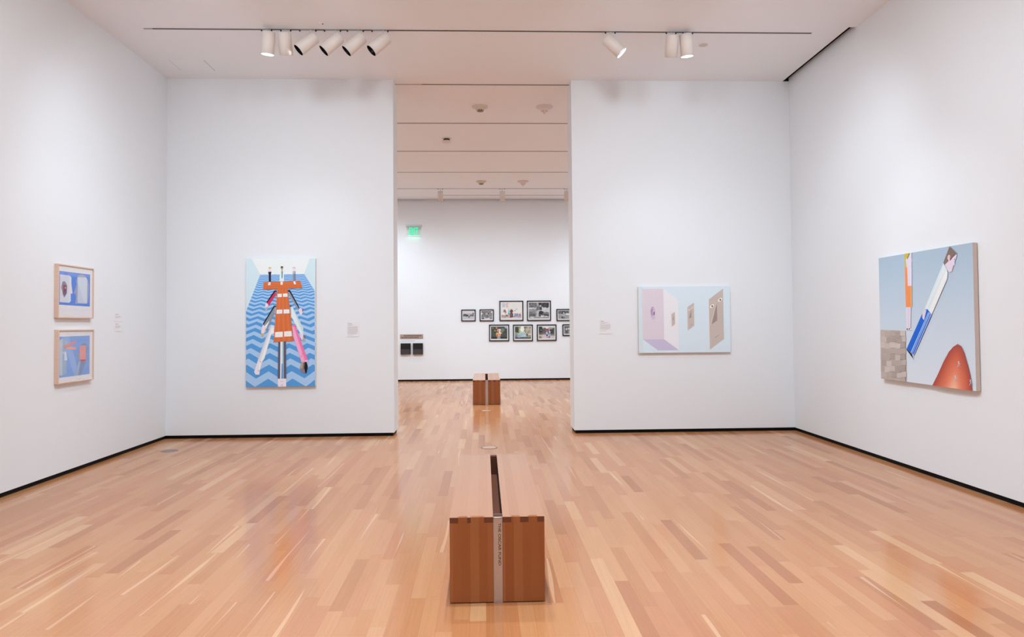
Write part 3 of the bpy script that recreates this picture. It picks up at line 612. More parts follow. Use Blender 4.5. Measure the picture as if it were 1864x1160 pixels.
PH = [
 ((-0.612, -0.229, 1.593, 1.907), 'small black-framed monochrome photograph, leftmost of the far wall group',
  [(0.25, G(205), 10), (0.42, G(180), 16), (0.62, G(110), 34), (1, G(190), 10)],
  [('e', .2, .45, .18, .14, G(80), 30), ('e', .35, .58, .1, .1, G(40), 20), ('e', .8, .5, .16, .12, G(96), 30), ('e', .93, .3, .06, .08, G(50), 10), ('r', .52, .3, .6, .55, G(215), 12), ('e', .55, .32, .05, .08, G(150), 20), ('r', .5, .55, .62, .84, G(92), 30), ('r', .0, .62, 1, .68, G(165), 12)]),
 ((-0.121, 0.260, 1.591, 1.909), 'small black-framed monochrome photograph of a house front, second from left in the upper row',
  [(0.12, G(90), 14), (1, G(130), 20)],
  [('r', .1, .15, .16, .6, G(90), 10), ('r', .25, .18, .34, .5, G(100), 14), ('r', .42, .18, .58, .5, G(165), 14), ('e', .67, .3, .05, .1, G(30), 8), ('r', .0, .6, .28, .95, G(120), 16), ('r', .05, .88, .26, .96, G(60), 8), ('r', .28, .78, .75, 1, G(212), 8), ('e', .42, .64, .07, .14, G(92), 24), ('e', .55, .62, .07, .18, G(84), 30), ('r', .36, .6, .66, .9, G(110), 34), ('r', .75, .6, 1, .95, G(140), 16), ('e', .95, .12, .06, .08, G(236), 2), ('e', .03, .3, .07, .1, G(228), 4)]),
 ((0.412, 1.054, 1.594, 2.136), 'large black-framed colour photograph of two seated people in teal and maroon, far wall',
  [(0.78, (222, 220, 214), 4), (0.93, (176, 152, 150), 12), (1, (214, 202, 198), 6)],
  [('r', .03, .05, .2, .28, (192, 194, 208), 5), ('r', .24, .0, .33, .32, (206, 182, 178), 5), ('e', .17, .52, .08, .1, (146, 108, 122), 16), ('e', .23, .62, .03, .05, (216, 100, 120), 8), ('r', .18, .6, .2, .84, (120, 100, 104), 8), ('e', .26, .8, .05, .06, (110, 100, 110), 14), ('e', .38, .42, .03, .05, (230, 180, 176), 4), ('r', .34, .48, .42, .74, (112, 202, 200), 10), ('r', .34, .64, .41, .74, (40, 168, 160), 10), ('r', .33, .74, .42, .92, (206, 160, 158), 16), ('e', .48, .41, .03, .05, (226, 170, 162), 4), ('e', .505, .55, .075, .13, (112, 34, 52), 10), ('r', .43, .68, .57, .9, (34, 24, 34), 12), ('r', .47, .7, .52, .86, (120, 90, 96), 20), ('r', .62, .5, .72, .54, (120, 116, 114), 16), ('r', .7, .38, .84, .42, (160, 152, 146), 20), ('r', .64, .66, .98, .88, (170, 160, 186), 40), ('e', .88, .7, .05, .03, (240, 186, 80), 6), ('e', .92, .74, .04, .04, (206, 60, 76), 8), ('e', .67, .78, .03, .04, (80, 160, 196), 8), ('e', .79, .76, .04, .04, (70, 150, 196), 8), ('e', .78, .9, .03, .06, (196, 172, 214), 8)]),
 ((1.154, 1.798, 1.592, 2.135), 'large black-framed monochrome photograph of two people on a bench under trees, far wall',
  [(0.3, G(110), 50), (0.4, G(190), 14), (0.6, G(140), 26), (0.72, G(120), 24), (0.86, G(92), 22), (1, G(150), 22)],
  [('e', .12, .12, .16, .16, G(100), 50), ('r', .09, .2, .12, .4, G(60), 10), ('r', .0, .3, .3, .4, G(205), 10), ('r', .3, .0, .34, .36, G(70), 10), ('r', .42, .0, .48, .2, G(170), 14), ('e', .55, .1, .08, .16, G(22), 10), ('e', .85, .16, .2, .2, G(40), 40), ('e', .82, .34, .08, .05, G(205), 8), ('r', .7, .4, 1, .72, G(192), 12), ('r', .7, .62, 1, .74, G(110), 14), ('r', .46, .76, 1, .83, G(26), 6), ('e', .46, .24, .06, .07, G(120), 26), ('e', .46, .4, .09, .16, G(96), 40), ('e', .58, .22, .06, .07, G(170), 26), ('e', .6, .38, .08, .12, G(60), 40), ('r', .65, .28, .72, .52, G(205), 8), ('r', .4, .48, .68, .54, G(206), 10), ('e', .59, .63, .13, .1, G(34), 10), ('r', .34, .56, .42, .9, G(172), 14), ('r', .42, .56, .5, .9, G(186), 14), ('r', .6, .79, .67, .92, G(222), 6), ('r', .69, .79, .75, .9, G(216), 6), ('e', .85, .88, .1, .05, G(200), 8), ('e', .15, .92, .1, .05, G(206), 8)]),
 ((1.949, 2.335, 1.583, 1.905), 'small black-framed monochrome photograph of a dark-haired person outdoors, upper row by the doorway edge',
  [(0.38, G(96), 30), (0.5, G(170), 10), (1, G(150), 16)],
  [('e', .48, .22, .14, .18, G(26), 6), ('e', .5, .28, .07, .12, G(196), 6), ('r', .36, .46, .62, .74, G(170), 14), ('r', .32, .72, .44, .96, G(44), 10), ('r', .52, .7, .58, .96, G(56), 10), ('r', .7, .34, 1, .5, G(222), 5)]),
 ((0.130, 0.669, 1.054, 1.498), 'black-framed photograph of a person in yellow holding a child before dark foliage, lower row',
  [(0.85, (68, 74, 66), 20), (1, (34, 38, 30), 12)],
  [('e', .98, .02, .14, .16, (150, 164, 184), 8), ('e', .35, .1, .05, .06, (214, 170, 90), 10), ('e', .23, .32, .04, .05, (206, 160, 80), 10), ('e', .11, .14, .02, .05, (206, 160, 100), 8), ('e', .7, .3, .14, .16, (104, 122, 108), 20), ('e', .37, .62, .08, .14, (226, 166, 72), 8), ('e', .62, .56, .06, .07, (230, 176, 90), 8), ('r', .35, .64, .58, .84, (196, 120, 60), 20), ('e', .42, .3, .05, .1, (206, 150, 146), 8), ('e', .53, .28, .06, .09, (236, 200, 196), 6), ('e', .54, .48, .07, .12, (226, 208, 206), 8), ('r', .45, .55, .49, .84, (232, 186, 176), 6), ('r', .56, .55, .6, .78, (232, 186, 176), 6), ('r', .37, .84, .58, 1, (132, 152, 180), 10)]),
 ((0.773, 1.307, 1.050, 1.492), 'black-framed photograph of a pale turquoise mural wall under green trees, middle of the lower row',
  [(0.5, (104, 116, 82), 30), (0.88, (150, 146, 130), 20), (1, (66, 70, 64), 14)],
  [('e', .28, .25, .14, .22, (150, 160, 96), 26), ('e', .1, .2, .12, .3, (60, 66, 50), 18), ('e', .46, .2, .13, .24, (236, 238, 232), 5), ('e', .85, .3, .2, .3, (176, 170, 150), 36), ('r', .83, .3, .86, .6, (110, 104, 92), 10), ('r', .3, .42, .62, .5, (226, 196, 180), 8), ('r', .16, .5, .7, .86, (146, 196, 200), 12), ('r', .18, .66, .4, .88, (164, 160, 196), 14), ('r', .38, .74, .64, .82, (222, 206, 164), 8), ('r', .4, .84, .66, .9, (104, 160, 186), 6), ('e', .05, .8, .05, .06, (30, 120, 196), 6), ('e', .76, .7, .05, .12, (84, 84, 124), 14), ('e', .74, .58, .03, .04, (190, 80, 76), 8), ('r', .8, .6, 1, .72, (226, 200, 172), 8)]),
 ((1.415, 1.944, 1.053, 1.490), 'black-framed photograph of two children on a path before a house, third in the lower row',
  [(0.12, (206, 204, 204), 6), (0.62, (96, 84, 84), 26), (0.7, (150, 140, 136), 10), (1, (206, 190, 194), 10)],
  [('r', .0, .0, .22, .5, (20, 52, 56), 14), ('e', .13, .3, .04, .08, (120, 130, 120), 8), ('e', .5, .08, .12, .1, (226, 222, 224), 4), ('r', .62, .08, .84, .22, (126, 158, 158), 10), ('r', .86, .1, 1, .6, (92, 104, 92), 22), ('r', .72, .22, .95, .62, (50, 48, 48), 24), ('e', .66, .24, .05, .1, (226, 130, 160), 10), ('r', .75, .64, 1, .78, (112, 126, 104), 10), ('r', .48, .3, .54, .48, (176, 120, 108), 14), ('e', .52, .55, .06, .12, (166, 184, 216), 10), ('r', .47, .67, .56, .8, (52, 58, 100), 8), ('r', .49, .8, .55, .94, (196, 150, 140), 10), ('e', .69, .46, .05, .1, (214, 200, 204), 8), ('e', .68, .64, .06, .1, (120, 160, 212), 8), ('e', .66, .86, .06, .12, (120, 116, 136), 40), ('e', .08, .92, .12, .12, (132, 146, 84), 12)]),
 ((2.108, 2.491, 1.180, 1.491), 'small black-framed monochrome group photograph, lower row half hidden by the doorway edge',
  [(0.25, G(90), 20), (1, G(120), 34)],
  [('e', .2, .4, .08, .12, G(214), 8), ('e', .42, .35, .08, .12, G(206), 10), ('e', .7, .4, .08, .12, G(206), 10), ('e', .25, .75, .12, .25, G(92), 30), ('e', .55, .7, .1, .26, G(196), 10), ('e', .85, .75, .12, .25, G(84), 20)]),
]
for i, ((X0, X1, Z0, Z1), lab, bs, shp) in enumerate(PH):
    yb, dp, wd = DB, 0.035, 0.025
    root = empty('framed_photograph', ((X0 + X1) / 2, DB, Z0), lab, 'photograph', 'framed photographs on the far wall'); base = Vector(root.location)
    f = MB(); yf = yb - dp
    f.box((X0, yf, Z0), (X0 + wd, yb, Z1)).box((X1 - wd, yf, Z0), (X1, yb, Z1)).box((X0 + wd, yf, Z0), (X1 - wd, yb, Z0 + wd)).box((X0 + wd, yf, Z1 - wd), (X1 - wd, yb, Z1))
    f.build('frame', M['frame_black'], root, bevel=0.0015).location = -base
    MB().box((X0 + wd - .001, yb - 0.016, Z0 + wd - .001), (X1 - wd + .001, yb - 0.006, Z1 - wd + .001)).build('mat_board', M['paper'], root).location = -base
    w, h = X1 - X0 - 2 * wd, Z1 - Z0 - 2 * wd
    A = Art((X0 + wd, yb - 0.017, Z1 - wd), (1, 0, 0), (0, -1, 0), w, h)
    mx = 0.027 if w > 0.4 else 0.022
    nx = 56 if w > 0.4 else 42
    cells(A, nx, int(nx * 0.76), shp, (mx / w, mx * 1.1 / h, 1 - mx / w, 1 - mx * 1.35 / h), bs, seed=i + 3)
    A.build('photo_print', M['print'], root, eps=0.0003).location = -base
    pane((X0 + wd - .001, yf + 0.007, Z0 + wd - .001), (X1 - wd + .001, yf + 0.007, Z0 + wd - .001), (X1 - wd + .001, yf + 0.007, Z1 - wd + .001), (X0 + wd - .001, yf + 0.007, Z1 - wd + .001)).build('glazing', M['glass'], root, fix=False).location = -base

# --- caption cards
def card(kind, pos, w, h, lines, label, group=None, wallx=None):
    if kind == 'front':
        o = Vector((pos[0], D - 0.005, pos[1])); ex, n = (1, 0, 0), (0, -1, 0); b0, b1 = (pos[0], D - 0.005, pos[1] - h), (pos[0] + w, D + 0.001, pos[1])
    elif kind == 'left':
        o = Vector((XL + 0.005, pos[0], pos[1])); ex, n = (0, 1, 0), (1, 0, 0); b0, b1 = (XL - 0.001, pos[0], pos[1] - h), (XL + 0.005, pos[0] + w, pos[1])
    else:
        o = Vector((XR - 0.005, pos[0], pos[1])); ex, n = (0, -1, 0), (-1, 0, 0); b0, b1 = (XR - 0.005, pos[0] - w, pos[1] - h), (XR + 0.001, pos[0], pos[1])
    r = empty('caption_card', ((b0[0] + b1[0]) / 2, (b0[1] + b1[1]) / 2, b0[2]), label, 'label', group); base = Vector(r.location)
    MB().box(b0, b1).build('card', M['paper'], r).location = -base
    A = Art(o, ex, n, w, h)
    rnd = random.Random(int(abs(pos[0]) * 100)); A.lay += 1
    for y, x0, x1, hh, c in lines:
        x = x0
        while x < x1 - 0.02:
            l = rnd.uniform(0.04, 0.12); A.poly([(x, y), (min(x1, x + l), y), (min(x1, x + l), y + hh), (x, y + hh)], c_(*c), raw=True, up=False); x += l + 0.018
    A.build('printed_lines', M['card'], r).location = -base
dk, md = (120, 120, 126), (168, 168, 174)
para = lambda y0, n, st, x1: [(y0 + i * st, 0.06, x1 - (0.12 if i == n - 1 else 0.02 * (i % 3)), st * 0.42, md) for i in range(n)]
card('front', (-1.861, 1.548), 0.164, 0.198, [(0.075, 0.06, 0.38, 0.03, dk), (0.17, 0.06, 0.55, 0.022, md), (0.21, 0.06, 0.4, 0.022, md)] + para(0.3, 10, 0.056, 0.9) + [(0.9, 0.06, 0.5, 0.02, md)],
     'white caption card on the left front wall, right of the blue zigzag painting')
card('front', (1.587, 1.55), 0.171, 0.19, [(0.08, 0.08, 0.36, 0.03, dk), (0.18, 0.08, 0.7, 0.022, md), (0.22, 0.08, 0.5, 0.022, md)] + para(0.31, 7, 0.056, 0.9) + [(0.77, 0.08, 0.52, 0.02, md)],
     'white caption card on the right front wall, left of the pastel painting')
ln = [(0.12, 0.1, 0.45, 0.05, dk), (0.34, 0.1, 0.7, 0.035, md), (0.43, 0.1, 0.85, 0.035, md), (0.54, 0.1, 0.6, 0.035, md)]
card('left', (8.736, 1.666), 0.178, 0.095, ln, 'upper of two small white caption cards beside the framed prints on the left wall')
card('left', (8.736, 1.553), 0.178, 0.098, ln, 'lower of two small white caption cards beside the framed prints on the left wall')
card('right', (5.74, 1.50), 0.17, 0.147, ln, 'white caption card cut off by the right photo edge, right wall')

# --- copper plaque, text line and two black panels on the far wall
def front_box(name, x0, x1, z0, z1, y0, y1, mat, root, bevel=0.0):
    o = MB().box((x0, y0, z0), (x1, y1, z1)).build(name, mat, root, bevel=bevel); o.location = -Vector(root.location); return o
r = empty('wall_plaque', (-1.943, DB, 1.14), 'long brushed metal plaque with two lines of lettering, above the two black panels', 'plaque')
M['plaque'] = simple('brushed_bronze_plaque', rgb(190, 168, 158), 0.38, metal=0.8, noise=0.15, nscale=25)
front_box('plate', -2.249, -1.636, 1.14, 1.256, DB - 0.012, DB, M['plaque'], r, 0.002)
A = Art((-2.249, DB - 0.012, 1.256), (1, 0, 0), (0, -1, 0), 0.613, 0.116); A.lay += 1
rnd = random.Random(5)
for y, x0, x1 in ((0.24, 0.17, 0.88), (0.62, 0.05, 0.80)):
    x = x0
    while x < x1:
        l = rnd.uniform(0.02, 0.07); A.poly([(x, y), (x + l, y), (x + l, y + 0.2), (x, y + 0.2)], rgb(96, 80, 76), raw=True, up=False); x += l + 0.014
A.build('lettering', M['card'], r, eps=0.0005).location = -Vector(r.location)
r = empty('wall_text_strip', (-2.04, DB, 1.08), 'thin line of grey vinyl lettering on the far wall just under the metal plaque', 'lettering')
A = Art((-2.225, DB, 1.088), (1, 0, 0), (0, -1, 0), 0.373, 0.011); A.lay += 2; x = 0.0
while x < 0.95:
    l = rnd.uniform(0.02, 0.09); A.poly([(x, 0), (x + l, 0), (x + l, 1), (x, 1)], rgb(178, 180, 196), raw=True, up=False); x += l + 0.012
A.build('vinyl_lettering', M['card'], r, eps=0.0005).location = -Vector(r.location)
for k, (x0, x1) in enumerate(((-2.232, -1.966), (-1.906, -1.641))):
    r = empty('wall_panel', ((x0 + x1) / 2, DB, 0.721), ('left' if k == 0 else 'right') + ' one of the two square black panels low on the far wall', 'panel', 'pair of black panels on the far wall')
    o = MB(); o.box((x0, DB - 0.05, 0.721), (x1, DB, 1.017)); o.build('casing', M['black_panel'], r, bevel=0.003).location = -Vector(r.location)
    o = MB(); o.box((x0 + 0.012, DB - 0.062, 0.727), (x1 - 0.022, DB - 0.05, 0.858)); o.build('lower_face', M['grey_panel'], r, bevel=0.002).location = -Vector(r.location)

# --- exit sign
def text_mesh(txt, size, ext=0.001, bold=0.0):
    cu = bpy.data.curves.new('t', 'FONT'); cu.body = txt; cu.size = size; cu.extrude = ext; cu.offset = bold; cu.align_x = 'CENTER'; cu.align_y = 'CENTER'
    ob = bpy.data.objects.new('t', cu); me = bpy.data.meshes.new_from_object(ob)
    bpy.data.objects.remove(ob); bpy.data.curves.remove(cu); return me
def fit_mesh(me, w, h):
    xs = [v.co.x for v in me.vertices]; ys = [v.co.y for v in me.vertices]
    cx, cy, kx, ky = (min(xs) + max(xs)) / 2, (min(ys) + max(ys)) / 2, w / (max(xs) - min(xs)), h / (max(ys) - min(ys))
    for v in me.vertices: v.co.x = (v.co.x - cx) * kx; v.co.y = (v.co.y - cy) * ky
r = empty('exit_sign', (-1.868, DB, 3.905), 'green lit EXIT sign on a clear panel high on the far wall', 'sign'); base = Vector(r.location)
M['exit_case'] = simple('grey_white_sign_casing', rgb(206, 206, 208), 0.4, noise=0.02)
front_box('casing', -2.08, -1.655, 4.14, 4.19, DB - 0.06, DB, M['exit_case'], r, 0.004)
front_box('backplate', -2.06, -1.68, 4.07, 4.14, DB - 0.012, DB, M['exit_case'], r, 0.002)
pane((-2.051, DB - 0.042, 3.905), (-1.685, DB - 0.042, 3.905), (-1.685, DB - 0.042, 4.14), (-2.051, DB - 0.042, 4.14)).build('clear_panel', M['acrylic'], r, fix=False).location = -base
me = text_mesh('EXIT', 0.2, 0.001, 0.004); fit_mesh(me, 0.235, 0.19); me.materials.append(M['exit_green'])
o = bpy.data.objects.new('lettering', me); COL.objects.link(o); o.parent = r; o.rotation_euler = (PI / 2, 0, 0); o.location = Vector((-1.868, DB - 0.0475, 4.022)) - base
o = MB().box((-2.03, DB - 0.05, 3.898), (-1.71, DB - 0.036, 3.904)).build('glowing_edge', simple('lit_edge', rgb(200, 240, 225), 0.4, emit=(0.45, 1.0, 0.75, 1), estr=0.55), r); o.location = -base
li = bpy.data.lights.new('exit_glow', 'AREA'); li.shape = 'RECTANGLE'; li.size = 0.32; li.size_y = 0.03; li.energy = 0.13; li.color = (0.1, 1.0, 0.6)
lo = bpy.data.objects.new('light_source', li); COL.objects.link(lo); lo.parent = r; lo.location = Vector((-1.87, DB - 0.045, 3.89)) - base; lo.rotation_euler = (math.radians(-25), 0, 0)

# ------------------------------------------------------------------ oak benches
def bench(loc, label):
    r = empty('bench', loc, label, 'bench', 'oak gallery benches')
    L = 1.951; ht = 0.4595; z0 = 0.006; tk = 0.03; ep = 0.03
    halves = (( -0.256, -0.0215, [(-0.256, -0.2095, 1), (-0.2095, -0.1615, 0), (-0.1615, -0.142, 1), (-0.142, -0.070, 0), (-0.070, -0.0215, 1)]),
              (0.030, 0.2565, [(0.030, 0.077, 1), (0.077, 0.125, 0), (0.125, 0.170, 1), (0.170, 0.218, 0), (0.218, 0.2565, 1)]))
    for x0, x1, fg in halves:
        t = MB(); t.box((x0, ep, ht - tk), (x1, L - ep, ht), 0)
        fr, bk = MB(), MB(); fr.box((x0, 0, z0), (x1, ep, ht - tk)); bk.box((x0, L - ep, z0), (x1, L, ht - tk))
        for a, b, dark in fg:
            if dark:
                t.box((a, 0.0006, ht - tk), (b, ep, ht), 1); t.box((a, L - ep, ht - tk), (b, L - 0.0006, ht), 1)
            else:
                fr.box((a, 0, ht - tk), (b, ep, ht + 0.0004)); bk.box((a, L - ep, ht - tk), (b, L, ht + 0.0004))
        # top faces of the finger ends read as the same pale top, only the ends are end grain
        o = t.build('seat_panel', [M['wood_top'], M['wood_endgrain']], r)
        for p in o.data.polygons:
            if p.material_index == 1 and abs(p.normal.z) > 0.5: p.material_index = 0
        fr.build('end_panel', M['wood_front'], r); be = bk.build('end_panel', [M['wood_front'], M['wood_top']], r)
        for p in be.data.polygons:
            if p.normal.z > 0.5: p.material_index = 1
        sx = x0 if x0 < 0 else x1 - 0.02
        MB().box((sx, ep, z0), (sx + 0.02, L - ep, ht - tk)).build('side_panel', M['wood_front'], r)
        ix = x1 - 0.02 if x0 < 0 else x0
        MB().box((ix, ep, z0), (ix + 0.02, L - ep, ht - tk)).build('inner_panel', M['wood_inner'], r)
    MB().box((-0.0213, 0.075, 0.29), (0.0298, L - 0.03, 0.31)).box((-0.0213, 0.02, 0.29), (0.0298, 0.075, ht - 0.012)).box((-0.0213, L - 0.06, 0.29), (0.0298, L - 0.0205, ht - 0.008)).build('slot_filler', M['wood_inner'], r)
    for y0, y1, sgn in ((0.002, 0.008, 1), (L - 0.008, L - 0.002, -1)):
        p = MB().box((-0.0205, y0, 0.0), (0.029, y1, ht - 0.004))
        c0, c1 = (0.002, 0.020) if sgn > 0 else (L - 0.020, L - 0.002)
        p.box((-0.0205, c0, ht - 0.008), (0.029, c1, ht - 0.003)); p.build('metal_strip', M['steel'], r, bevel=0.0006)
    MB().box((-0.0205, 0.072, ht - 0.02), (0.029, 0.0765, ht - 0.002)).build('metal_rim', M['steel'], r)
    for fx in (-0.225, 0.225):
        for fy in (0.1, L - 0.1):
            MB().lathe([(0.0, 0.0), (0.014, 0.0), (0.014, 0.007), (0.0, 0.007)], 16).build('foot', M['clip'], r, loc=(fx, fy, 0))
    return r
b1 = bench((0.062, 4.033, 0), 'near oak bench in the foreground with a lettered metal strip down its end')
me = text_mesh('THE OSCAR FUND', 0.02, 0.0003, 0.0003); fit_mesh(me, 0.228, 0.0152); me.materials.append(M['engrave'])
b2 = copy_tree(b1); b2.location = (0.0355, 13.91, 0); b2['label'] = 'distant oak bench in the room beyond the doorway'
o = bpy.data.objects.new('lettering', me); COL.objects.link(o); o.parent = [c for c in b1.children if c.name.startswith('metal_strip')][0]
# reads downward, tops of letters to the right
o.matrix_local = Matrix(((0, 1, 0, 0.0135), (0, 0, -1, 0.0016), (-1, 0, 0, 0.313), (0, 0, 0, 1)))

# ------------------------------------------------------------------ floor outlets
def outlet(x, y, r, label, ring):
    o = empty('floor_outlet', (x, y, 0), label, 'floor outlet', 'round floor outlets')
    MB().lathe([(0, 0.0), (r, 0.0), (r, 0.002), (r * 0.93, 0.003), (r * 0.90, 0.003)], 48, cap1=False).build('ring', M['outlet_dark'] if ring else M['outlet'], o)
    MB().lathe([(r * 0.90, 0.0028), (r * 0.86, 0.0022), (0.0001, 0.0022)], 48).build('lid', M['outlet'] if not ring else simple('wood_toned_lid', rgb(204, 168, 142), 0.3, noise=0.05), o)
    MB().box((-r * 0.3, -0.006, 0.0021), (r * 0.3, 0.006, 0.0035)).build('pull_tab', M['outlet'], o, bevel=0.001)
outlet(-3.825, 9.174, 0.1, 'grey round floor outlet near the left front corner', False)
outlet(0.052, 9.07, 0.098, 'round floor outlet just beyond the near bench', True)
outlet(0.028, 12.93, 0.1, 'round floor outlet in front of the distant bench', True)

# ------------------------------------------------------------------ ceiling tracks and fittings
def track(x0, x1, y, label, w=0.026, pale=None):
    r = empty('lighting_track', ((x0 + x1) / 2, y, H), label, 'lighting track', 'ceiling lighting tracks')
    MB().box((x0, y - w / 2, H - 0.004), (x1, y + w / 2, H + 0.02)).build('channel', M['track'], r).location = -Vector(r.location)
    if pale: MB().box((pale, y - w / 2, H - 0.005), (x0, y + w / 2, H + 0.02)).build('end_cap', M['track_pale'], r).location = -Vector(r.location)
track(-3.72, 3.845, TRK, 'long ceiling track crossing the near room above the lamps', pale=-3.82)
track(-0.85, JR - 0.002, 10.338, 'short ceiling track in the head of the doorway', w=0.024, pale=JL + 0.002)
for i, (y, lab) in enumerate(((12.34, 'first ceiling track beyond the doorway'), (14.343, 'second ceiling track beyond the doorway'), (16.338, 'third ceiling track beyond the doorway'),
                (18.317, 'ceiling track carrying the distant row of white lamps'), (19.25, 'last thin ceiling track before the far wall'))):
    track(-5.5 if i < 4 else -1.2, 5.5, y, lab, w=0.024 if i < 4 else 0.016)

def lamp(x, y, d, label, group, clip_c=0.0, clip_w=0.055, stem=0.035, inner='black', r=0.073, L=0.25, power=0, depth=0.03):
    root = empty('track_lamp', (x, y, H), label, 'spotlight', group)
    d = Vector(d).normalized(); up = (Vector((0, 0, 1)) - d * d.z); up = up.normalized() if up.length > 1e-3 else Vector((0, -1, 0))
    side = d.cross(up); R = Matrix((side, up, d)).transposed()     # local z = beam direction, y = upper side
    back = Vector((0, 0, -stem)) - up * (r * 0.92) - Vector((0, 0, 0))
    Mx = Matrix.Translation(back) @ R.to_4x4()
    hs = MB().lathe([(0.0001, 0.0), (r - 0.008, 0.0), (r - 0.002, 0.003), (r, 0.009), (r, L), (r - 0.004, L), (r - 0.0045, L - 0.0)], 40, mat=Mx).build('housing', M['lamp'], root)
    wm = M['inner_white'] if inner in ('white', 'bright') else M['baffle']
    dp = 0.11 if inner != 'bright' else 0.035
    MB().lathe([(r - 0.0042, L + 0.0002), (r - 0.006, L - dp), (0.0001, L - dp - 0.001)], 40, mat=Mx).build('baffle', wm, hs, fix=False)
    lens = M['lens_on'] if inner in ('bright',) else M['lens_dim']
    if inner in ('white',): lens = M['lens_on']
    MB().lathe([(0.0001, L - dp + 0.004), (r * 0.62, L - dp + 0.004), (r * 0.62, L - dp)], 32, mat=Mx).build('lens', lens, hs)
    if inner == 'bright':
        b = MB().box((-0.005, -r * 0.9, L - 0.012), (0.005, r * 0.9, L - 0.008)); b.v = [tuple(Mx @ Vector(q)) for q in b.v]; b.build('crossbar', M['baffle'], hs)
    MB().lathe([(0.008, 0.0), (0.008, -stem - 0.006)], 16, cap0=True, cap1=True).build('stem', M['lamp'], root)
    ad = MB().box((clip_c - clip_w, -0.012, -0.006), (clip_c + clip_w, 0.012, 0.002)).build('track_adapter', M['track_pale'], root)
    for s in (-1, 1):
        MB().lathe([(0.0001, -0.022), (0.007, -0.021), (0.009, -0.012), (0.009, 0.0)], 14).build('clip', M['clip'], ad, loc=(clip_c + s * clip_w, 0, 0))
    if power:
        li = bpy.data.lights.new('spot', 'SPOT'); li.energy = power; li.spot_size = math.radians(LSIZE); li.spot_blend = 1.0; li.shadow_soft_size = 0.04; li.color = LCOL
        lo = bpy.data.objects.new('light_source', li); COL.objects.link(lo); lo.parent = root
        lo.location = back + d * (L + 0.012)
        lo.rotation_euler = d.to_track_quat('-Z', 'Y').to_euler()
    return root
LCOL = (0.85, 0.98, 1.075); LSIZE = 80
PW = 22
WALL_E, FLOOR_E = 100, 225
gl = 'white track lamps on the near ceiling track'
lamp(-2.448, TRK, (-0.09, 0.12, -0.985), 'leftmost white track lamp, steeply aimed with a bright lit mouth', gl, power=PW * 1.6, inner='white', stem=0.04)
lamp(-2.232, TRK, (0.0, 0.34, -0.94), 'second white track lamp from the left, hanging straight beside the brightly lit one', gl, power=PW, stem=0.03)
for x, cx, lab, dy in ((-1.951, -1.984, 'first left-tilted white lamp with a dark mouth, right of the upright pair', -0.22), (-1.670, -1.705, 'second left-tilted white lamp with a dark mouth', -0.16), (-1.414, -1.447, 'third left-tilted white lamp with a dark mouth', -0.14), (-1.132, -1.167, 'rightmost left-tilted white lamp with a dark mouth', -0.2)):
    lamp(x, TRK, (-0.69, dy, -0.69), lab, gl, clip_c=cx - x, clip_w=0.09, stem=0.03, power=PW * 0.22)
lamp(1.481, TRK, (0.68, -0.12, -0.70), 'white track lamp tilted to the right with a bright mouth', gl, stem=0.03, inner='bright', power=PW)
lamp(2.190, TRK, (0.0, 0.34, -0.94), 'upright white track lamp left of the rightmost lamp', gl, power=PW, stem=0.03)
lamp(2.385, TRK, (0.09, 0.12, -0.985), 'rightmost white track lamp with a bright lit edge', gl, power=PW, inner='white', stem=0.035)
gf = 'distant white track lamps beyond the doorway'
lamp(-1.062, 18.317, (0.0, 0.22, -0.97), 'left one of the distant upright white lamps beyond the doorway', gf, clip_w=0.055, stem=0.06, r=0.068, power=PW * 0.7)
lamp(0.472, 18.317, (0.0, 0.22, -0.97), 'middle one of the distant upright white lamps beyond the doorway', gf, clip_w=0.055, stem=0.06, r=0.068, power=PW * 0.7)
lamp(2.075, 18.317, (0.0, 0.22, -0.97), 'right one of the distant upright white lamps, half hidden by the doorway edge', gf, clip_w=0.055, stem=0.06, r=0.068, power=PW * 0.7)

def detector(x, y, prof, label, mats, extra=None, kind='smoke_detector', cat='smoke detector'):
    r = empty(kind, (x, y, H), label, cat)
    for k, (nm, pr, mt) in enumerate(prof): MB().lathe(pr, 36).build(nm, mt, r)
    return r
for x, y, lab in ((-0.039, 11.386, 'cream round smoke detector, left one of the nearer pair beyond the doorway'), (-0.046, 17.365, 'cream round smoke detector, left one of the farther pair')):
    r = detector(x, y, [('mount', [(0.0001, 0.0), (0.118, 0.0), (0.116, -0.02), (0.08, -0.03)], M['detector']), ('dome', [(0.08, -0.03), (0.072, -0.05), (0.052, -0.055)], M['detector']),
                        ('chamber', [(0.050, -0.050), (0.050, -0.075), (0.0001, -0.078)], simple('vented_chamber', rgb(120, 104, 84), 0.5, noise=0.3, nscale=120))], lab, None)
    for k in range(8):
        a = 2 * PI * k / 8; MB().box((-0.004, -0.004, -0.076), (0.004, 0.004, -0.05)).build('vent_rib', M['detector'], r, loc=(0.051 * math.cos(a), 0.051 * math.sin(a), 0))
for x, y, lab in ((0.957, 11.380, 'off-white pointed alarm fitting with a red light, right one of the nearer pair'), (0.938, 17.367, 'off-white pointed alarm fitting, right one of the farther pair')):
    r = detector(x, y, [('mount', [(0.0001, 0.0), (0.13, 0.0), (0.125, -0.02), (0.07, -0.032)], M['detector_pink']), ('cone', [(0.07, -0.032), (0.055, -0.07), (0.03, -0.08), (0.016, -0.11), (0.0001, -0.115)], M['detector_pink'])], lab, None, kind='alarm_fitting', cat='alarm')
    MB().box((-0.03, -0.112, -0.022), (0.01, -0.105, -0.014)).build('indicator', M['red_led'], r)
    for k in range(6):
        a = 2 * PI * k / 6; MB().box((-0.004, -0.004, -0.08), (0.004, 0.004, -0.06)).build('slot', M['clip'], r, loc=(0.045 * math.cos(a), 0.045 * math.sin(a), 0))
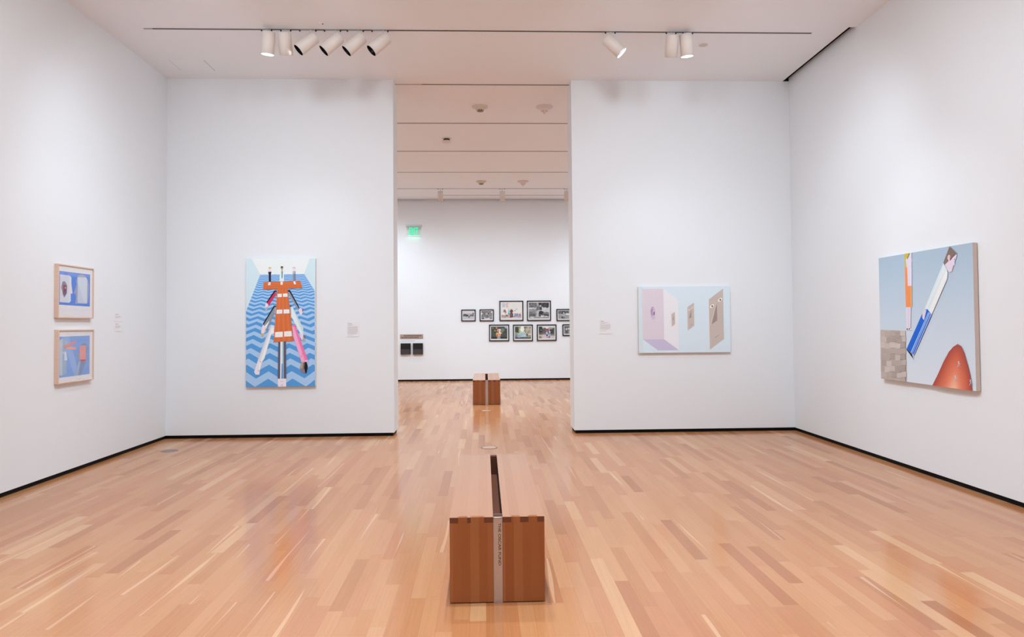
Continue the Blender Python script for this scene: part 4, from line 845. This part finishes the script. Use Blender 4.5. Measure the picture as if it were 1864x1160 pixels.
detector(-0.656, 13.353, [('mount', [(0.0001, 0.0), (0.085, 0.0), (0.085, -0.006), (0.05, -0.012)], M['detector']), ('neck', [(0.055, -0.01), (0.06, -0.05)], M['clip']),  # neck blackened to stand for the shadow gap above the disc
                        ('disc', [(0.0001, -0.04), (0.078, -0.046), (0.082, -0.058), (0.074, -0.072), (0.0001, -0.082)], M['lamp'])], 'white disc-shaped ceiling sensor with a shadow gap painted as a dark neck, between the first and second far tracks', None, kind='ceiling_sensor', cat='sensor')
r = empty('sprinkler_cover', (-1.802, 8.25, H), 'small concealed sprinkler cover beside the track above the tilted lamps', 'sprinkler')
MB().lathe([(0.0001, -0.003), (0.036, -0.003), (0.038, 0.0)], 32).build('cover_plate', M['ceil'], r)
MB().lathe([(0.0001, -0.012), (0.006, -0.011), (0.007, -0.002)], 12).build('sprinkler_tip', M['outlet_dark'], r, loc=(0.025, 0, 0))
r = empty('sprinkler_cover', (2.682, 8.816, H), 'round flush sprinkler cover on the ceiling right of the rightmost lamp', 'sprinkler')
MB().lathe([(0.0001, -0.006), (0.048, -0.006), (0.052, -0.004), (0.053, 0.0)], 40).build('cover_plate', simple('greyish_cover', rgb(208, 198, 190), 0.6, noise=0.02), r)
r = empty('access_hatch', (-3.74, 9.62, H), 'square flush access hatch in the ceiling at the left front corner', 'hatch')
MB().box((-0.215, -0.19, -0.003), (0.215, 0.19, 0.0)).build('hatch_door', M['ceil'], r)
f = MB(); M['hair'] = simple('hairline_gap', rgb(150, 136, 130), 0.8, noise=0.05)
for a, b in (((-0.219, -0.19), (-0.215, 0.194)), ((0.215, -0.19), (0.219, 0.194)), ((-0.219, 0.19), (0.219, 0.193))): f.box((a[0], a[1], -0.002), (b[0], b[1], 0.0))
f.build('hatch_gap', M['hair'], r)

# ------------------------------------------------------------------ lights without lamp bodies: lamps out of view and spots added along the tracks
def spot(x, y, z, tgt, e, size=118, rad=0.035):
    li = bpy.data.lights.new('unseen_spot', 'SPOT'); li.energy = e; li.spot_size = math.radians(size); li.spot_blend = 1.0; li.shadow_soft_size = rad; li.color = LCOL
    o = bpy.data.objects.new('unseen_spot', li); COL.objects.link(o); o.location = (x, y, z)
    o.rotation_euler = (Vector(tgt) - Vector((x, y, z))).to_track_quat('-Z', 'Y').to_euler()
ZL = H - 0.3
def wall_spots(E, EF, tz):
    for x in (-2.6, -1.3, 1.3, 2.6): spot(x, 6.42, ZL, (x * 1.25, D, 1.7), E * 0.85, 116, 0.12)
    for y in (6.42, 4.42, 2.42, 0.42, -1.6):
        spot(-1.1, y, ZL, (XL, y, tz), E * 0.85); spot(1.1, y, ZL, (XR, y, tz), E * 0.92)
    for t, f, e, sz in (((-2.74, D, 1.5), (-2.74, 6.42), 62, 60), ((2.75, D, 1.5), (2.75, 6.42), 62, 60), ((XR, 7.0, 1.5), (1.2, 6.42), 85, 50), ((XL, 7.9, 1.5), (-1.2, 6.42), 55, 50)):
        spot(f[0], f[1], ZL, t, e, sz, 0.025)      # accent lamps on the pictures
    for x in (-1.8, 1.8): spot(x, -1.6, ZL, (x, YR, tz), E)
    for x in (-4.2, -2.6, 3.6, 5.2): spot(x, 18.317, ZL, (x, DB, tz), E * 0.5)
    for x in (-4.5, -2.7, -0.9, 0.9, 2.7, 4.5): spot(x, 16.3, ZL, (x, DB, 1.2), E * 1.0, 96)
    for y in (12.4, 14.4, 16.4): spot(-4, y, ZL, (-BX, y, tz), E * 1.5); spot(4, y, ZL, (BX, y, tz), E * 1.5)
    for x in (-3.5, 3.5): spot(x, 13.0, ZL, (x, D + T, tz), E)
    for y in (6.42, 4.42, 2.42, 0.42, 12.34, 14.34, 16.34):        # unseen spots added to flood the floor and lift the ceiling by bounce
        spot(0.0, y, ZL, (0.0, y, 0), EF, 125)
wall_spots(WALL_E, FLOOR_E, 1.4)

w = bpy.data.worlds.new('world'); S.world = w; w.use_nodes = True
w.node_tree.nodes['Background'].inputs[0].default_value = (0.8, 0.85, 1, 1); w.node_tree.nodes['Background'].inputs[1].default_value = 0.0

S.view_settings.view_transform = 'Standard'; S.view_settings.look = 'None'; S.view_settings.gamma = 1; S.view_settings.use_curve_mapping = False
S.view_settings.exposure = 0.60
S.cycles.use_denoising = True; S.cycles.denoising_input_passes = 'RGB_ALBEDO_NORMAL'
S.cycles.max_bounces = 10; S.cycles.diffuse_bounces = 6; S.cycles.glossy_bounces = 5; S.cycles.transparent_max_bounces = 12
S.cycles.sample_clamp_indirect = 6.0; S.cycles.caustics_reflective = False; S.cycles.caustics_refractive = False
